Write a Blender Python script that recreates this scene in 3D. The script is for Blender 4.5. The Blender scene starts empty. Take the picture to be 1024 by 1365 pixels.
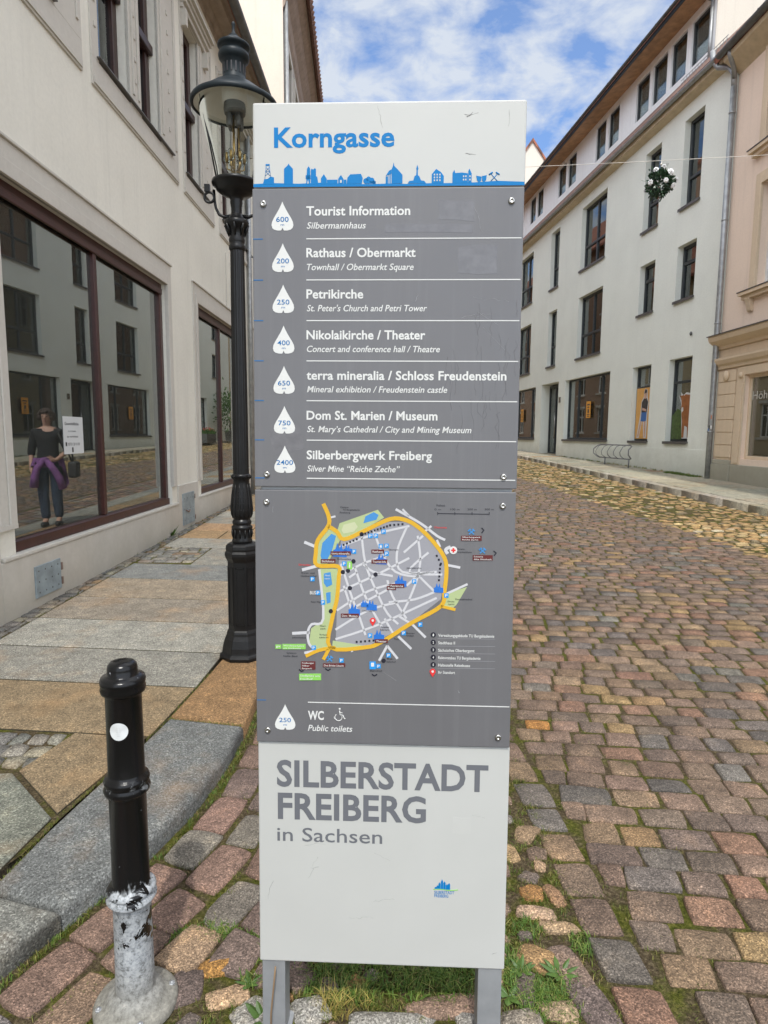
import bpy, bmesh, math, random
import numpy as np
from mathutils import Vector, Matrix
random.seed(7); rng = np.random.default_rng(7)
SC = bpy.context.scene; COL = SC.collection
R = math.radians

# ------------------------------------------------------------------ camera
PIT, ROLL, FPX = R(6.95), R(.41), 845.0
cp, sp, cr, sr = math.cos(PIT), math.sin(PIT), math.cos(ROLL), math.sin(ROLL)
ax_r0, ax_u0, ax_w = Vector((1, 0, 0)), Vector((0, sp, cp)), Vector((0, cp, -sp))
ax_r = ax_r0*cr + ax_u0*sr; ax_u = ax_u0*cr - ax_r0*sr
cam_d = bpy.data.cameras.new('camera'); cam = bpy.data.objects.new('camera', cam_d); COL.objects.link(cam)
cam_d.sensor_fit = 'VERTICAL'; cam_d.sensor_height = 36; cam_d.lens = FPX/1365*36
cam_d.clip_start = .05; cam_d.clip_end = 2000
m3 = Matrix((ax_r, ax_u, -ax_w)).transposed()
cam.matrix_world = Matrix.Translation((0, 0, 1.5)) @ m3.to_4x4()
SC.camera = cam

# ------------------------------------------------------------------ light
SUN_EL = R(56)
sun_d = bpy.data.lights.new('sun', 'SUN'); sun = bpy.data.objects.new('sun', sun_d); COL.objects.link(sun)
sun_d.energy = 3.8; sun_d.angle = R(1.2); sun_d.color = (1.0, .965, .90)
S = Vector((.07*math.cos(SUN_EL), -math.cos(SUN_EL), math.sin(SUN_EL))).normalized()
sun.rotation_euler = S.to_track_quat('Z', 'Y').to_euler(); sun.location = (0, -10, 30)
world = bpy.data.worlds.new('World'); SC.world = world; world.use_nodes = True
wt = world.node_tree; wn, wl = wt.nodes, wt.links
for n_ in list(wn): wn.remove(n_)
def N(tree, typ, **kw):
    n = tree.nodes.new(typ)
    for k, v in kw.items():
        if k.startswith('i_'):
            n.inputs[k[2:].replace('_', ' ')].default_value = v
        else: setattr(n, k, v)
    return n
sky = N(wt, 'ShaderNodeTexSky', sky_type='NISHITA', sun_disc=False, sun_elevation=SUN_EL, sun_rotation=R(180))
sky.air_density = 1.0; sky.dust_density = .6; sky.ozone_density = 2.0
tc = N(wt, 'ShaderNodeTexCoord')
sep = N(wt, 'ShaderNodeSeparateXYZ'); wl.new(tc.outputs['Generated'], sep.inputs[0])
addz = N(wt, 'ShaderNodeMath', operation='ADD'); wl.new(sep.outputs[2], addz.inputs[0]); addz.inputs[1].default_value = .18
mx = N(wt, 'ShaderNodeMath', operation='MAXIMUM'); wl.new(addz.outputs[0], mx.inputs[0]); mx.inputs[1].default_value = .12
dv = N(wt, 'ShaderNodeVectorMath', operation='DIVIDE')
comb = N(wt, 'ShaderNodeCombineXYZ')
for i in range(3): wl.new(mx.outputs[0], comb.inputs[i])
wl.new(tc.outputs['Generated'], dv.inputs[0]); wl.new(comb.outputs[0], dv.inputs[1])
nz = N(wt, 'ShaderNodeTexNoise', noise_dimensions='3D'); nz.inputs['Scale'].default_value = 7.5; nz.inputs['Detail'].default_value = 8; nz.inputs['Roughness'].default_value = .56; nz.inputs['Distortion'].default_value = .25
wl.new(dv.outputs[0], nz.inputs['Vector'])
rp = N(wt, 'ShaderNodeValToRGB'); rp.color_ramp.elements[0].position = .38; rp.color_ramp.elements[1].position = .60
rp.color_ramp.elements[0].color = (.16, .16, .16, 1); rp.color_ramp.elements[1].color = (.93, .93, .93, 1)
wl.new(nz.outputs['Fac'], rp.inputs[0])
tint = N(wt, 'ShaderNodeMix', data_type='RGBA', blend_type='MULTIPLY'); tint.inputs[0].default_value = 1
wl.new(sky.outputs[0], tint.inputs[6]); tint.inputs[7].default_value = (.86, 1.32, 1.80, 1)
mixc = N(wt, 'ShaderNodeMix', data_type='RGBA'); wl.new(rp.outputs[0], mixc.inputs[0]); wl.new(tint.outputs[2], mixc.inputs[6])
# cloud on the sun side, out of view, boosted as added fill for the facades
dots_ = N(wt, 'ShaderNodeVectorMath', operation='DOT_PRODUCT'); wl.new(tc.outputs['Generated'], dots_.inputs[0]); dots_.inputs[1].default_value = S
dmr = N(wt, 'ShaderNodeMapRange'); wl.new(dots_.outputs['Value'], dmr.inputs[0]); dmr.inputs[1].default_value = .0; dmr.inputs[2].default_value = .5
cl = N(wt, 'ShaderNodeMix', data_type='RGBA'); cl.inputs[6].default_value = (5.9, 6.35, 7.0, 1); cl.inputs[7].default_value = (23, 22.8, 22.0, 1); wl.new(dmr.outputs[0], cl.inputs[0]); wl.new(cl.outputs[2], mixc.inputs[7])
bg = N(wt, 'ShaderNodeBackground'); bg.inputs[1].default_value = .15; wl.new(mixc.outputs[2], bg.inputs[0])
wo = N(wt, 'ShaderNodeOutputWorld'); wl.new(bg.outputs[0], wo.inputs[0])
SC.view_settings.view_transform = 'Standard'; SC.view_settings.look = 'None'
SC.view_settings.exposure = -0.26; SC.view_settings.gamma = 1.0; SC.view_settings.use_curve_mapping = False
SC.cycles.max_bounces = 8; SC.cycles.transparent_max_bounces = 16

# ------------------------------------------------------------------ materials
def newmat(name):
    m = bpy.data.materials.new(name); m.use_nodes = True
    t = m.node_tree; b = t.nodes['Principled BSDF']
    return m, t, b
def rgba(c): return (c[0], c[1], c[2], 1)
def ramp(t, src, stops, interp='LINEAR'):
    r = t.nodes.new('ShaderNodeValToRGB'); r.color_ramp.interpolation = interp
    el = r.color_ramp.elements
    while len(el) > 1: el.remove(el[-1])
    el[0].position = stops[0][0]; el[0].color = rgba(stops[0][1]) if not isinstance(stops[0][1], (int, float)) else (stops[0][1],)*3+(1,)
    for p, c in stops[1:]:
        e = el.new(p); e.color = rgba(c) if not isinstance(c, (int, float)) else (c, c, c, 1)
    t.links.new(src, r.inputs[0]); return r.outputs[0]
def noise(t, scale, detail=4, rough=.55, vec=None, dist=0):
    n = t.nodes.new('ShaderNodeTexNoise'); n.inputs['Scale'].default_value = scale; n.inputs['Detail'].default_value = detail
    n.inputs['Roughness'].default_value = rough; n.inputs['Distortion'].default_value = dist
    if vec is None:
        vec = objcoord(t)
    t.links.new(vec, n.inputs['Vector']); return n.outputs['Fac']
def objcoord(t):
    c = t.nodes.get('OC') or t.nodes.new('ShaderNodeTexCoord'); c.name = 'OC'
    return c.outputs['Object']
def mapping(t, scale=(1, 1, 1), rot=(0, 0, 0)):
    mp = t.nodes.new('ShaderNodeMapping'); mp.inputs['Scale'].default_value = scale; mp.inputs['Rotation'].default_value = rot
    t.links.new(objcoord(t), mp.inputs[0]); return mp.outputs[0]
def mixrgb(t, fac, a, b, mode='MIX'):
    m = t.nodes.new('ShaderNodeMix'); m.data_type = 'RGBA'; m.blend_type = mode
    for sock, v in ((0, fac), (6, a), (7, b)):
        if isinstance(v, (int, float)): m.inputs[sock].default_value = v
        elif isinstance(v, tuple): m.inputs[sock].default_value = rgba(v)
        else: t.links.new(v, m.inputs[sock])
    return m.outputs[2]
def math_(t, op, a, b=None):
    m = t.nodes.new('ShaderNodeMath'); m.operation = op
    for i, v in enumerate((a, b)):
        if v is None: continue
        if isinstance(v, (int, float)): m.inputs[i].default_value = v
        else: t.links.new(v, m.inputs[i])
    return m.outputs[0]
def bump(t, b, h, strength=.3, dist=.01):
    n = t.nodes.new('ShaderNodeBump'); n.inputs['Strength'].default_value = strength; n.inputs['Distance'].default_value = dist
    t.links.new(h, n.inputs['Height']); t.links.new(n.outputs[0], b.inputs['Normal'])
def M_plain(name, c, rough=.6, metal=0, var=.12, vscale=6, spec=.5, bmp=0, bscale=80):
    m, t, b = newmat(name)
    b.inputs['Roughness'].default_value = rough; b.inputs['Metallic'].default_value = metal
    b.inputs['Specular IOR Level'].default_value = spec
    f = noise(t, vscale, 5)
    lo = tuple(x*(1-var) for x in c); hi = tuple(min(1, x*(1+var)) for x in c)
    t.links.new(ramp(t, f, [(.3, lo), (.7, hi)]), b.inputs['Base Color'])
    if bmp: bump(t, b, noise(t, bscale, 3), bmp, .004)
    return m
def M_plaster(name, c, stain=.12, rough=.9, streak=True, bscale=120, bstr=.25, dirt=None):
    m, t, b = newmat(name); b.inputs['Roughness'].default_value = rough; b.inputs['Specular IOR Level'].default_value = .2
    big = noise(t, .9, 6, .6); fine = noise(t, 25, 4, .6)
    lo = tuple(x*(1-stain) for x in c); hi = tuple(min(1, x*(1+stain*.5)) for x in c)
    col = ramp(t, big, [(.32, lo), (.6, c), (.8, hi)])
    col = mixrgb(t, .18, col, ramp(t, fine, [(.3, tuple(x*.75 for x in c)), (.7, tuple(min(1, x*1.15) for x in c))]))
    if streak:
        st = noise(t, 3.0, 5, .65, mapping(t, (2.2, 2.2, .12)))
        col = mixrgb(t, ramp(t, st, [(.52, 0.0), (.75, .35 if streak is True else streak)]), col, tuple(x*.72 for x in c))
    # small repair patches / scuffs that belong to the paint
    sc = noise(t, 2.3, 8, .72, None, 1.2)
    col = mixrgb(t, ramp(t, sc, [(.64, 0.0), (.72, .28)]), col, (c[0]*.8, c[1]*.77, c[2]*.7))
    if dirt:   # splash dirt and rising damp in the lowest part of the wall
        sx_ = t.nodes.new('ShaderNodeSeparateXYZ'); t.links.new(objcoord(t), sx_.inputs[0])
        zz_ = math_(t, 'ADD', sx_.outputs[2], math_(t, 'MULTIPLY', math_(t, 'SUBTRACT', noise(t, 2.2, 7, .65), .5), dirt[1]*1.6))
        col = mixrgb(t, ramp(t, math_(t, 'DIVIDE', zz_, 4.0), [(dirt[0]/4, dirt[2]), ((dirt[0]+dirt[1])/4, 0.0)]), col, (c[0]*.55, c[1]*.53, c[2]*.47))
    t.links.new(col, b.inputs['Base Color'])
    bump(t, b, noise(t, bscale, 6, .7), bstr, .006)
    return m
def M_attr(name, rough=.85, speck=.35, spscale=220, bstr=.35, bscale=60, spec=.35, blot=.25, rust=0, grain=0):
    """stone: base colour from the per-stone 'tint', granite speckle on top"""
    m, t, b = newmat(name); b.inputs['Roughness'].default_value = rough; b.inputs['Specular IOR Level'].default_value = spec
    a = t.nodes.new('ShaderNodeAttribute'); a.attribute_name = 'tint'
    sp_ = noise(t, spscale, 2, .6); bl = noise(t, 9, 6, .65); md = noise(t, 48, 6, .8)
    d = mixrgb(t, 1.0, a.outputs['Color'], ramp(t, sp_, [(.36, 1-speck), (.5, 1.0), (.64, 1+speck*1.3)]), 'MULTIPLY')
    d = mixrgb(t, 1.0, d, ramp(t, md, [(.3, 1-speck*.7), (.5, 1.0), (.7, 1+speck*.7)]), 'MULTIPLY')
    if grain:      # crystals: one random value per cell, so the grains have hard edges
        vo = t.nodes.new('ShaderNodeTexVoronoi'); vo.inputs['Scale'].default_value = grain; t.links.new(objcoord(t), vo.inputs['Vector']); sc_ = t.nodes.new('ShaderNodeSeparateColor'); t.links.new(vo.outputs['Color'], sc_.inputs[0])
        d = mixrgb(t, 1.0, d, ramp(t, sc_.outputs[0], [(0, .52), (.25, .8), (.6, 1.02), (.85, 1.25), (1, 1.85)]), 'MULTIPLY')
    if rust: d = mixrgb(t, ramp(t, noise(t, 2.6, 6, .6), [(.52, 0.0), (.68, rust)]), d, (.36, .20, .08))
    d = mixrgb(t, 1.0, d, ramp(t, bl, [(.3, (1-blot, 1-blot, 1-blot)), (.55, (1.0, 1.0, 1.0)), (.75, (1+blot*1.1, 1+blot*.9, 1+blot*.6))]), 'MULTIPLY')
    t.links.new(d, b.inputs['Base Color'])
    h = math_(t, 'ADD', math_(t, 'MULTIPLY', noise(t, bscale, 6, .7), 1.0), math_(t, 'MULTIPLY', noise(t, spscale, 2), .35))
    bump(t, b, h, bstr, .012)
    return m
def M_glass(name, ior=1.9, tint=(.86, .9, .88), gain=1.0, veil=0.0):
    m = bpy.data.materials.new(name); m.use_nodes = True; t = m.node_tree
    for n in list(t.nodes): t.nodes.remove(n)
    fr = N(t, 'ShaderNodeFresnel'); fr.inputs[0].default_value = ior
    g = math_(t, 'MULTIPLY', fr.outputs[0], gain); g2 = math_(t, 'MINIMUM', g, 1.0)
    tr = N(t, 'ShaderNodeBsdfTransparent'); tr.inputs[0].default_value = rgba(tint)
    gl = N(t, 'ShaderNodeBsdfGlossy'); gl.inputs['Roughness'].default_value = 0.0; gl.inputs[0].default_value = (.93, .97, .95, 1)
    # gentle waviness of old panes
    bm_ = N(t, 'ShaderNodeBump'); bm_.inputs['Strength'].default_value = .02; bm_.inputs['Distance'].default_value = .02
    t.links.new(noise(t, 1.1, 1), bm_.inputs['Height']); t.links.new(bm_.outputs[0], gl.inputs['Normal'])
    mx_ = N(t, 'ShaderNodeMixShader'); t.links.new(g2, mx_.inputs[0]); t.links.new(tr.outputs[0], mx_.inputs[1]); t.links.new(gl.outputs[0], mx_.inputs[2])
    o = N(t, 'ShaderNodeOutputMaterial')
    if veil:      # thin pale diffuse layer mixed over the pane
        df = N(t, 'ShaderNodeBsdfDiffuse'); df.inputs[0].default_value = (.62, .66, .62, 1); m2_ = N(t, 'ShaderNodeMixShader')
        t.links.new(ramp(t, noise(t, 1.3, 5, .6), [(.3, veil*.7), (.7, veil*1.3)]), m2_.inputs[0]); t.links.new(mx_.outputs[0], m2_.inputs[1]); t.links.new(df.outputs[0], m2_.inputs[2]); mx_ = m2_
    t.links.new(mx_.outputs[0], o.inputs[0])
    return m
MAT = {}
MAT['glass_shop'] = M_glass('shop_glass', 1.95, (.8, .84, .82), 2.0, .028)
MAT['glass_clear'] = M_glass('clear_window_glass', 1.5, (.9, .92, .92), .9)
MAT['glass'] = M_glass('window_glass', 1.9, (.62, .66, .66), 1.25)
MAT['glass_lamp'] = M_glass('lamp_glass', 1.2, (.95, .96, .95), 1.0)
MAT['plaster_left'] = M_plaster('cream_plaster', (.775, .755, .67), .10, bstr=.4)
MAT['trim_left'] = M_plaster('grey_beige_trim_paint', (.58, .555, .50), .10, streak=False, bscale=60)
MAT['plinth_left'] = M_plaster('grey_plinth_render', (.60, .57, .51), .18, dirt=(.18, .42, .55))
MAT['wood_red'] = M_plain('red_brown_window_paint', (.046, .011, .008), .35, var=.25, vscale=20)
MAT['wood_dark'] = M_plain('dark_brown_window_paint', (.035, .012, .009), .4, var=.25, vscale=20)
MAT['plaster_grey'] = M_plaster('pale_grey_green_plaster', (.80, .82, .745), .075, streak=.14, bscale=90, bstr=.3, dirt=(.7, .75, .5))
MAT['plaster_white'] = M_plaster('white_dormer_render', (.88, .89, .89), .06)
MAT['plaster_bright'] = M_plaster('bright_white_gable_paint', (.66, .62, .545), .05)
MAT['plaster_pink'] = M_plaster('salmon_plaster', (.83, .67, .54), .07)
MAT['trim_pink'] = M_plaster('tan_sandstone_trim', (.70, .56, .40), .10, bscale=70)
MAT['plinth_green'] = M_plaster('grey_green_plinth', (.42, .40, .32), .14, dirt=(.6, .5, .4))
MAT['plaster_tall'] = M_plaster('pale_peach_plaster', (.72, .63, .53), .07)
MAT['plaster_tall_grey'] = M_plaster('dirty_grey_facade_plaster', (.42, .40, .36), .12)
MAT['plaster_tan'] = M_plaster('ochre_plaster', (.52, .42, .26), .1)
MAT['plaster_rust'] = M_plaster('brown_red_plaster', (.36, .24, .17), .12)
MAT['frame_dark'] = M_plain('anthracite_window_frame', (.028, .034, .037), .4, var=.15)
MAT['sill_dark'] = M_plain('dark_sheet_metal_sill', (.09, .085, .08), .45, var=.2)
MAT['frame_white'] = M_plain('white_window_frame', (.72, .71, .68), .4)
MAT['wood_soffit'] = M_plain('brown_soffit_boards', (.46, .27, .135), .6, var=.25, vscale=5)
MAT['soffit_tan'] = M_plain('tan_soffit', (.56, .46, .31), .7)
MAT['cornice_brown'] = M_plain('weathered_brown_cornice', (.30, .235, .18), .7, var=.2)
MAT['tiles_old'] = M_plain('weathered_brown_roof_tiles', (.20, .115, .085), .85, var=.35, vscale=9, bmp=.3, bscale=12)
MAT['zinc'] = M_plain('weathered_zinc', (.33, .34, .34), .42, .55, .2, 9)
MAT['zinc_dark'] = M_plain('dark_weathered_zinc', (.12, .12, .115), .5, .4, .25, 9)
MAT['zinc_brown'] = M_plain('brown_stained_gutter_metal', (.22, .15, .12), .5, .2, .25, 9)
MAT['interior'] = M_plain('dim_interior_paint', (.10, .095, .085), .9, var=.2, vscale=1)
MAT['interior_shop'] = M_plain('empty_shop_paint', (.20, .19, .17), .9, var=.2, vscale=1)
MAT['curtain'] = M_plain('pale_curtain_cloth', (.74, .73, .70), .9, var=.12, vscale=12)
MAT['black_paint'] = M_plain('black_gloss_paint', (.006, .006, .0065), .24, spec=.25, var=.3, vscale=15, bmp=.06, bscale=50)
MAT['lamp_paint'] = M_plain('black_lamp_post_paint', (.008, .008, .0085), .34, spec=.3, var=.3, vscale=12, bmp=.1, bscale=60)
MAT['lamp_hood'] = M_plain('blue_black_hood_enamel', (.012, .018, .022), .45, spec=.22, var=.3, vscale=8)
MAT['lamp_white'] = M_plain('white_enamel', (.74, .73, .68), .35, var=.06)
MAT['brass'] = M_plain('tarnished_brass', (.42, .28, .10), .35, .9)
MAT['steel'] = M_plain('stainless_steel', (.42, .41, .39), .25, .95, .12, 60)
MAT['galv'] = M_plain('galvanised_steel', (.34, .35, .36), .5, .5, .2, 20)
MAT['hatch'] = M_plain('blue_grey_painted_steel', (.26, .31, .33), .55, .1, .25, 9, bmp=.15)
MAT['paper'] = M_plain('white_paper', (.60, .62, .62), .6, var=.03)
MAT['ink'] = M_plain('black_ink', (.03, .03, .035), .6, var=.1)
MAT['orange_paper'] = M_plain('orange_paper', (.72, .33, .05), .6, var=.1)

# ------------------------------------------------------------------ mesh helpers
class MB:
    """collects shapes; build() links them as ONE mesh object"""
    def __init__(s): s.v = []; s.f = []; s.mi = []; s.c = []; s.cur = 0; s.tint = None; s.sm = []; s.smooth = False
    def add(s, verts, faces):
        o = len(s.v); s.v += [tuple(p) for p in verts]
        for f in faces: s.f.append(tuple(o+i for i in f)); s.mi.append(s.cur); s.sm.append(s.smooth)
        if s.tint is not None: s.c += [s.tint]*len(verts)
    def box(s, x0, x1, y0, y1, z0, z1, M=None):
        P = [Vector(p) for p in ((x0,y0,z0),(x1,y0,z0),(x1,y1,z0),(x0,y1,z0),(x0,y0,z1),(x1,y0,z1),(x1,y1,z1),(x0,y1,z1))]
        if M is not None: P = [M @ p for p in P]
        s.add(P, [(0,3,2,1),(4,5,6,7),(0,1,5,4),(1,2,6,5),(2,3,7,6),(3,0,4,7)])
    def prism(s, poly, d0, d1, fn):
        """poly of 2-D points swept from d0 to d1; fn(u, v, d) -> 3-D"""
        n = len(poly)
        P = [fn(u, v, d0) for u, v in poly]+[fn(u, v, d1) for u, v in poly]
        s.add(P, [tuple(range(n)), tuple(range(2*n-1, n-1, -1))]+[(i, (i+1) % n, n+(i+1) % n, n+i) for i in range(n)])
    def lathe(s, prof, seg=32, c=(0, 0, 0), cap=True, sm=True, M=None, rot=0, flute=0, nfl=0):
        old = s.smooth; s.smooth = sm
        V = []; F = []
        for r, z in prof:
            for k in range(seg):
                a = 2*math.pi*k/seg+rot; rr = r
                if flute: rr = r*(1-flute*(.5+.5*math.cos(nfl*a)))
                p = Vector((c[0]+rr*math.cos(a), c[1]+rr*math.sin(a), c[2]+z)); V.append(M @ p if M is not None else p)
        for i in range(len(prof)-1):
            for k in range(seg):
                a, b = i*seg+k, i*seg+(k+1) % seg; F.append((a, b, b+seg, a+seg))
        if cap: F.append(tuple(range(seg-1, -1, -1))); F.append(tuple((len(prof)-1)*seg+k for k in range(seg)))
        s.add(V, F); s.smooth = old
    def tube(s, path, r, seg=8, sm=True, cap=True):
        old = s.smooth; s.smooth = sm
        path = [Vector(p) for p in path]; n = len(path); rr = r if isinstance(r, (list, tuple)) else [r]*n
        V = []; F = []; prev = None
        for i, p in enumerate(path):
            t = (path[min(i+1, n-1)]-path[max(i-1, 0)]).normalized()
            ref = prev if prev is not None else (Vector((0, 0, 1)) if abs(t.z) < .9 else Vector((1, 0, 0)))
            u = (ref-t*ref.dot(t)).normalized(); w = t.cross(u); prev = u
            for k in range(seg):
                a = 2*math.pi*k/seg; V.append(p+(u*math.cos(a)+w*math.sin(a))*rr[i])
        for i in range(n-1):
            for k in range(seg): a, b = i*seg+k, i*seg+(k+1) % seg; F.append((a, b, b+seg, a+seg))
        if cap: F.append(tuple(range(seg-1, -1, -1))); F.append(tuple((n-1)*seg+k for k in range(seg)))
        s.add(V, F); s.smooth = old
    def ball(s, c, r, seg=12, rings=8, M=None):
        prof = [(max(1e-4, math.sin(math.pi*i/rings))*1.0, -math.cos(math.pi*i/rings)) for i in range(rings+1)]
        rx = r if isinstance(r, (tuple, list)) else (r, r, r)
        mm = Matrix.Translation(c) @ (M if M is not None else Matrix.Identity(4)) @ Matrix.Diagonal((*rx, 1))
        s.lathe(prof, seg, M=mm)
    def build(s, name, mats, parent=None, bevel=0, recalc=True, seg=2):
        me = bpy.data.meshes.new(name); me.from_pydata(s.v, [], s.f)
        for m in (mats if isinstance(mats, (list, tuple)) else [mats]): me.materials.append(MAT[m] if isinstance(m, str) else m)
        me.polygons.foreach_set('material_index', s.mi); me.polygons.foreach_set('use_smooth', s.sm)
        if s.c:
            at = me.color_attributes.new('tint', 'FLOAT_COLOR', 'POINT')
            at.data.foreach_set('color', np.array([(*c[:3], 1.0) for c in s.c], dtype=np.float32).ravel())
        if recalc:
            bm = bmesh.new(); bm.from_mesh(me); bmesh.ops.recalc_face_normals(bm, faces=bm.faces); bm.to_mesh(me); bm.free()
        me.update()
        o = bpy.data.objects.new(name, me); COL.objects.link(o)
        if parent is not None: o.parent = parent
        if bevel:
            md = o.modifiers.new('bevel', 'BEVEL'); md.width = bevel; md.segments = seg; md.limit_method = 'ANGLE'; md.angle_limit = R(40)
            md.harden_normals = False
        return o
def tag(o, label=None, cat=None, group=None, kind=None):
    for k, v in (('label', label), ('category', cat), ('group', group), ('kind', kind)):
        if v: o[k] = v
    return o
def empty(name, loc=(0, 0, 0), rz=0, M=None):
    o = bpy.data.objects.new(name, None); COL.objects.link(o); o.empty_display_size = .2
    if M is not None: o.matrix_world = M
    else: o.location = loc; o.rotation_euler = (0, 0, rz)
    return o
def children(o): return [c for c in bpy.data.objects if c.parent == o]
def copy_tree(o, parent=None):
    c = o.copy(); COL.objects.link(c)
    if parent is not None: c.parent = parent
    for ch in children(o): copy_tree(ch, c)
    return c

# ------------------------------------------------------------------ ground
def G(x, y): return .022*(y-1.5)+.02*max(0.0, x) if y < 46 else .022*44.5+.02*max(0.0, x)
KO = [(-2.2, -.6), (-1.62, .6), (-1.16, 1.38), (-1.04, 1.58), (-.91, 1.88), (-.775, 2.15), (-.70, 2.53), (-.675, 2.91), (-.68, 3.3), (-.68, 6), (-.62, 12), (-.6, 20), (-.9, 30), (-1.1, 46)]
def kerb_x(y):
    for (x0, y0), (x1, y1) in zip(KO, KO[1:]):
        if y <= y1: return x0+(x1-x0)*(y-y0)/(y1-y0)
    return KO[-1][0]
def kerb_r(y): return 5.9+.042*(9.67-y)
def yellow_x(y): return 4.1-.0654*(y-6.65)
def road_l(y):
    P = [(-1, .66), (1.45, .62), (2.05, .585), (2.45, .555), (2.91, .51), (3.6, .47), (60, .47)]
    for (y0, x0), (y1, x1) in zip(P, P[1:]):
        if y <= y1: return x0+(x1-x0)*(y-y0)/(y1-y0)
    return .47

# terrain sheet: reaches the horizon, lies under everything
mb = MB()
xs = [-400, -60, -12, -3, 0, 3, 8, 14, 60, 400]; ys = [-300, -60, -12, 0, 10, 20, 30, 46, 80, 160, 600]
V = [(x, y, G(min(max(x, -20), 12), max(y, -30))-.16) for y in ys for x in xs]
nx = len(xs)
mb.add(V, [(j*nx+i, j*nx+i+1, (j+1)*nx+i+1, (j+1)*nx+i) for j in range(len(ys)-1) for i in range(nx-1)])
MAT['soil'] = M_plain('compacted_soil', (.16, .13, .10), .95, var=.25, vscale=2, bmp=.4, bscale=30)
tag(mb.build('ground', 'soil', recalc=False), kind='structure')

# joint bed between the stones: soil with moss
m, t, b = newmat('mossy_joint_soil'); b.inputs['Roughness'].default_value = 1; b.inputs['Specular IOR Level'].default_value = .1
f1 = noise(t, 7, 6, .65); f2 = noise(t, 90, 4, .7)
soil = ramp(t, f2, [(.3, (.04, .03, .018)), (.5, (.095, .072, .043)), (.68, (.20, .16, .095))])
moss = ramp(t, f2, [(.3, (.028, .036, .006)), (.5, (.088, .095, .017)), (.7, (.19, .175, .045))])
t.links.new(mixrgb(t, ramp(t, f1, [(.44, 0.0), (.60, 1.0)]), soil, moss), b.inputs['Base Color'])
bump(t, b, math_(t, 'ADD', f2, noise(t, 320, 3)), .9, .012); MAT['bed'] = m
mb = MB(); step = .35; V = []; F = []
yy = np.arange(-3, 46.01, .5); xx = np.arange(-3.2, 9.01, .4)
for y in yy:
    for x in xx: V.append((x, y, G(x, y)-.009))
n = len(xx); mb.add(V, [(j*n+i, j*n+i+1, (j+1)*n+i+1, (j+1)*n+i) for j in range(len(yy)-1) for i in range(n-1)])
tag(mb.build('roadbed', 'bed', recalc=False), kind='structure')

# ------------------------------------------------------------------ stones
def pillow(mb, quad, n, top, col, jit=.0, rnd=.045, drop=.03, dome=.12, hf=G):
    """one set stone with a worn top: quad = 4 xy corners (ccw)"""
    ts = {7: [-1, -.96, -.70, 0, .70, .96, 1], 5: [-1, -.92, 0, .92, 1], 4: [-1, -.88, .88, 1], 9: [-1, -.975, -.90, -.5, 0, .5, .90, .975, 1]}[n]
    q = [Vector(p) for p in quad]
    ph = [random.uniform(0, 6.28) for _ in range(4)]; am = [random.uniform(.3, 1) for _ in range(4)]
    tx, ty = random.uniform(-1, 1)*.0035, random.uniform(-1, 1)*.0035
    V = []
    for v in ts:
        for u in ts:
            uu = u*(1-rnd*v*v*v*v*.9); vv = v*(1-rnd*u*u*u*u*.9)
            # wavy outline
            uu += .022*am[0]*math.sin(3.1*v+ph[0])*abs(u); vv += .03*am[1]*math.sin(3.3*u+ph[1])*abs(v)
            p = (q[0]*(1-uu)*(1-vv)+q[1]*(1+uu)*(1-vv)+q[2]*(1+uu)*(1+vv)+q[3]*(1-uu)*(1+vv))*.25
            e = max(abs(u), abs(v))
            if e >= .999: h = -drop
            else: h = top-dome*.02*(u*u+v*v)-(.003 if e > .95 else .0008 if e > .85 else 0)+tx*u+ty*v+.0015*jit*math.sin(4*u+ph[2])*math.sin(4*v+ph[3])
            V.append((p.x, p.y, hf(p.x, p.y)+h))
    F = [(j*n+i, j*n+i+1, (j+1)*n+i+1, (j+1)*n+i) for j in range(n-1) for i in range(n-1)]
    mb.smooth = True; mb.tint = None; mb.add(V, F)
    dk = (col[0]*.3+.012, col[1]*.3+.011, col[2]*.3+.006)      # soil-stained flanks below the worn top
    mb.c += [dk if (j in (0, n-1) or i in (0, n-1)) else col for j in range(n) for i in range(n)]
def pick(pal):
    c = random.choices([p[1] for p in pal], [p[0] for p in pal])[0]; k = random.uniform(.82, 1.18)
    return tuple(max(.01, x*k*random.uniform(.975, 1.025)) for x in c)
PURP = [(34, (.185, .127, .091)), (28, (.152, .112, .086)), (12, (.130, .111, .095)), (14, (.212, .146, .090)), (9, (.205, .120, .080)), (6, (.270, .180, .088)), (2, (.165, .153, .128))]
YEL = [(30, (.38, .255, .115)), (25, (.31, .195, .085)), (18, (.43, .32, .16)), (14, (.22, .17, .10)), (10, (.40, .25, .11)), (6, (.48, .41, .28))]
PINKY = [(30, (.215, .138, .106)), (25, (.175, .126, .105)), (15, (.185, .165, .135)), (14, (.26, .170, .115)), (10, (.15, .130, .122)), (4, (.32, .22, .14))]
RUB = [(16, (.36, .20, .08)), (20, (.36, .25, .15)), (24, (.24, .165, .12)), (8, (.42, .34, .24)), (20, (.19, .15, .125)), (12, (.28, .20, .13))]
road = MB()
th = R(-7.5); er = Vector((math.cos(th), math.sin(th))); et = Vector((-math.sin(th), math.cos(th)))
def lod(y): return 9 if y < 2.6 else 7 if y < 4.2 else 5 if y < 8 else 4
# long edge stones that border the road, end to end
y = .55
while y < 30:
    L = random.uniform(.15, .20) if y > 1.9 else random.uniform(.15, .19); w = random.uniform(.135, .155); g = .009
    x0, x1 = road_l(y), road_l(y+L)
    pillow(road, [(x0+g, y+g), (x0+w-g, y+g-.012), (x1+w-g, y+L-g-.012), (x1+g, y+L-g)], lod(y), .006+random.uniform(-.004, .004), pick(PURP), 1)
    y += L
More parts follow.
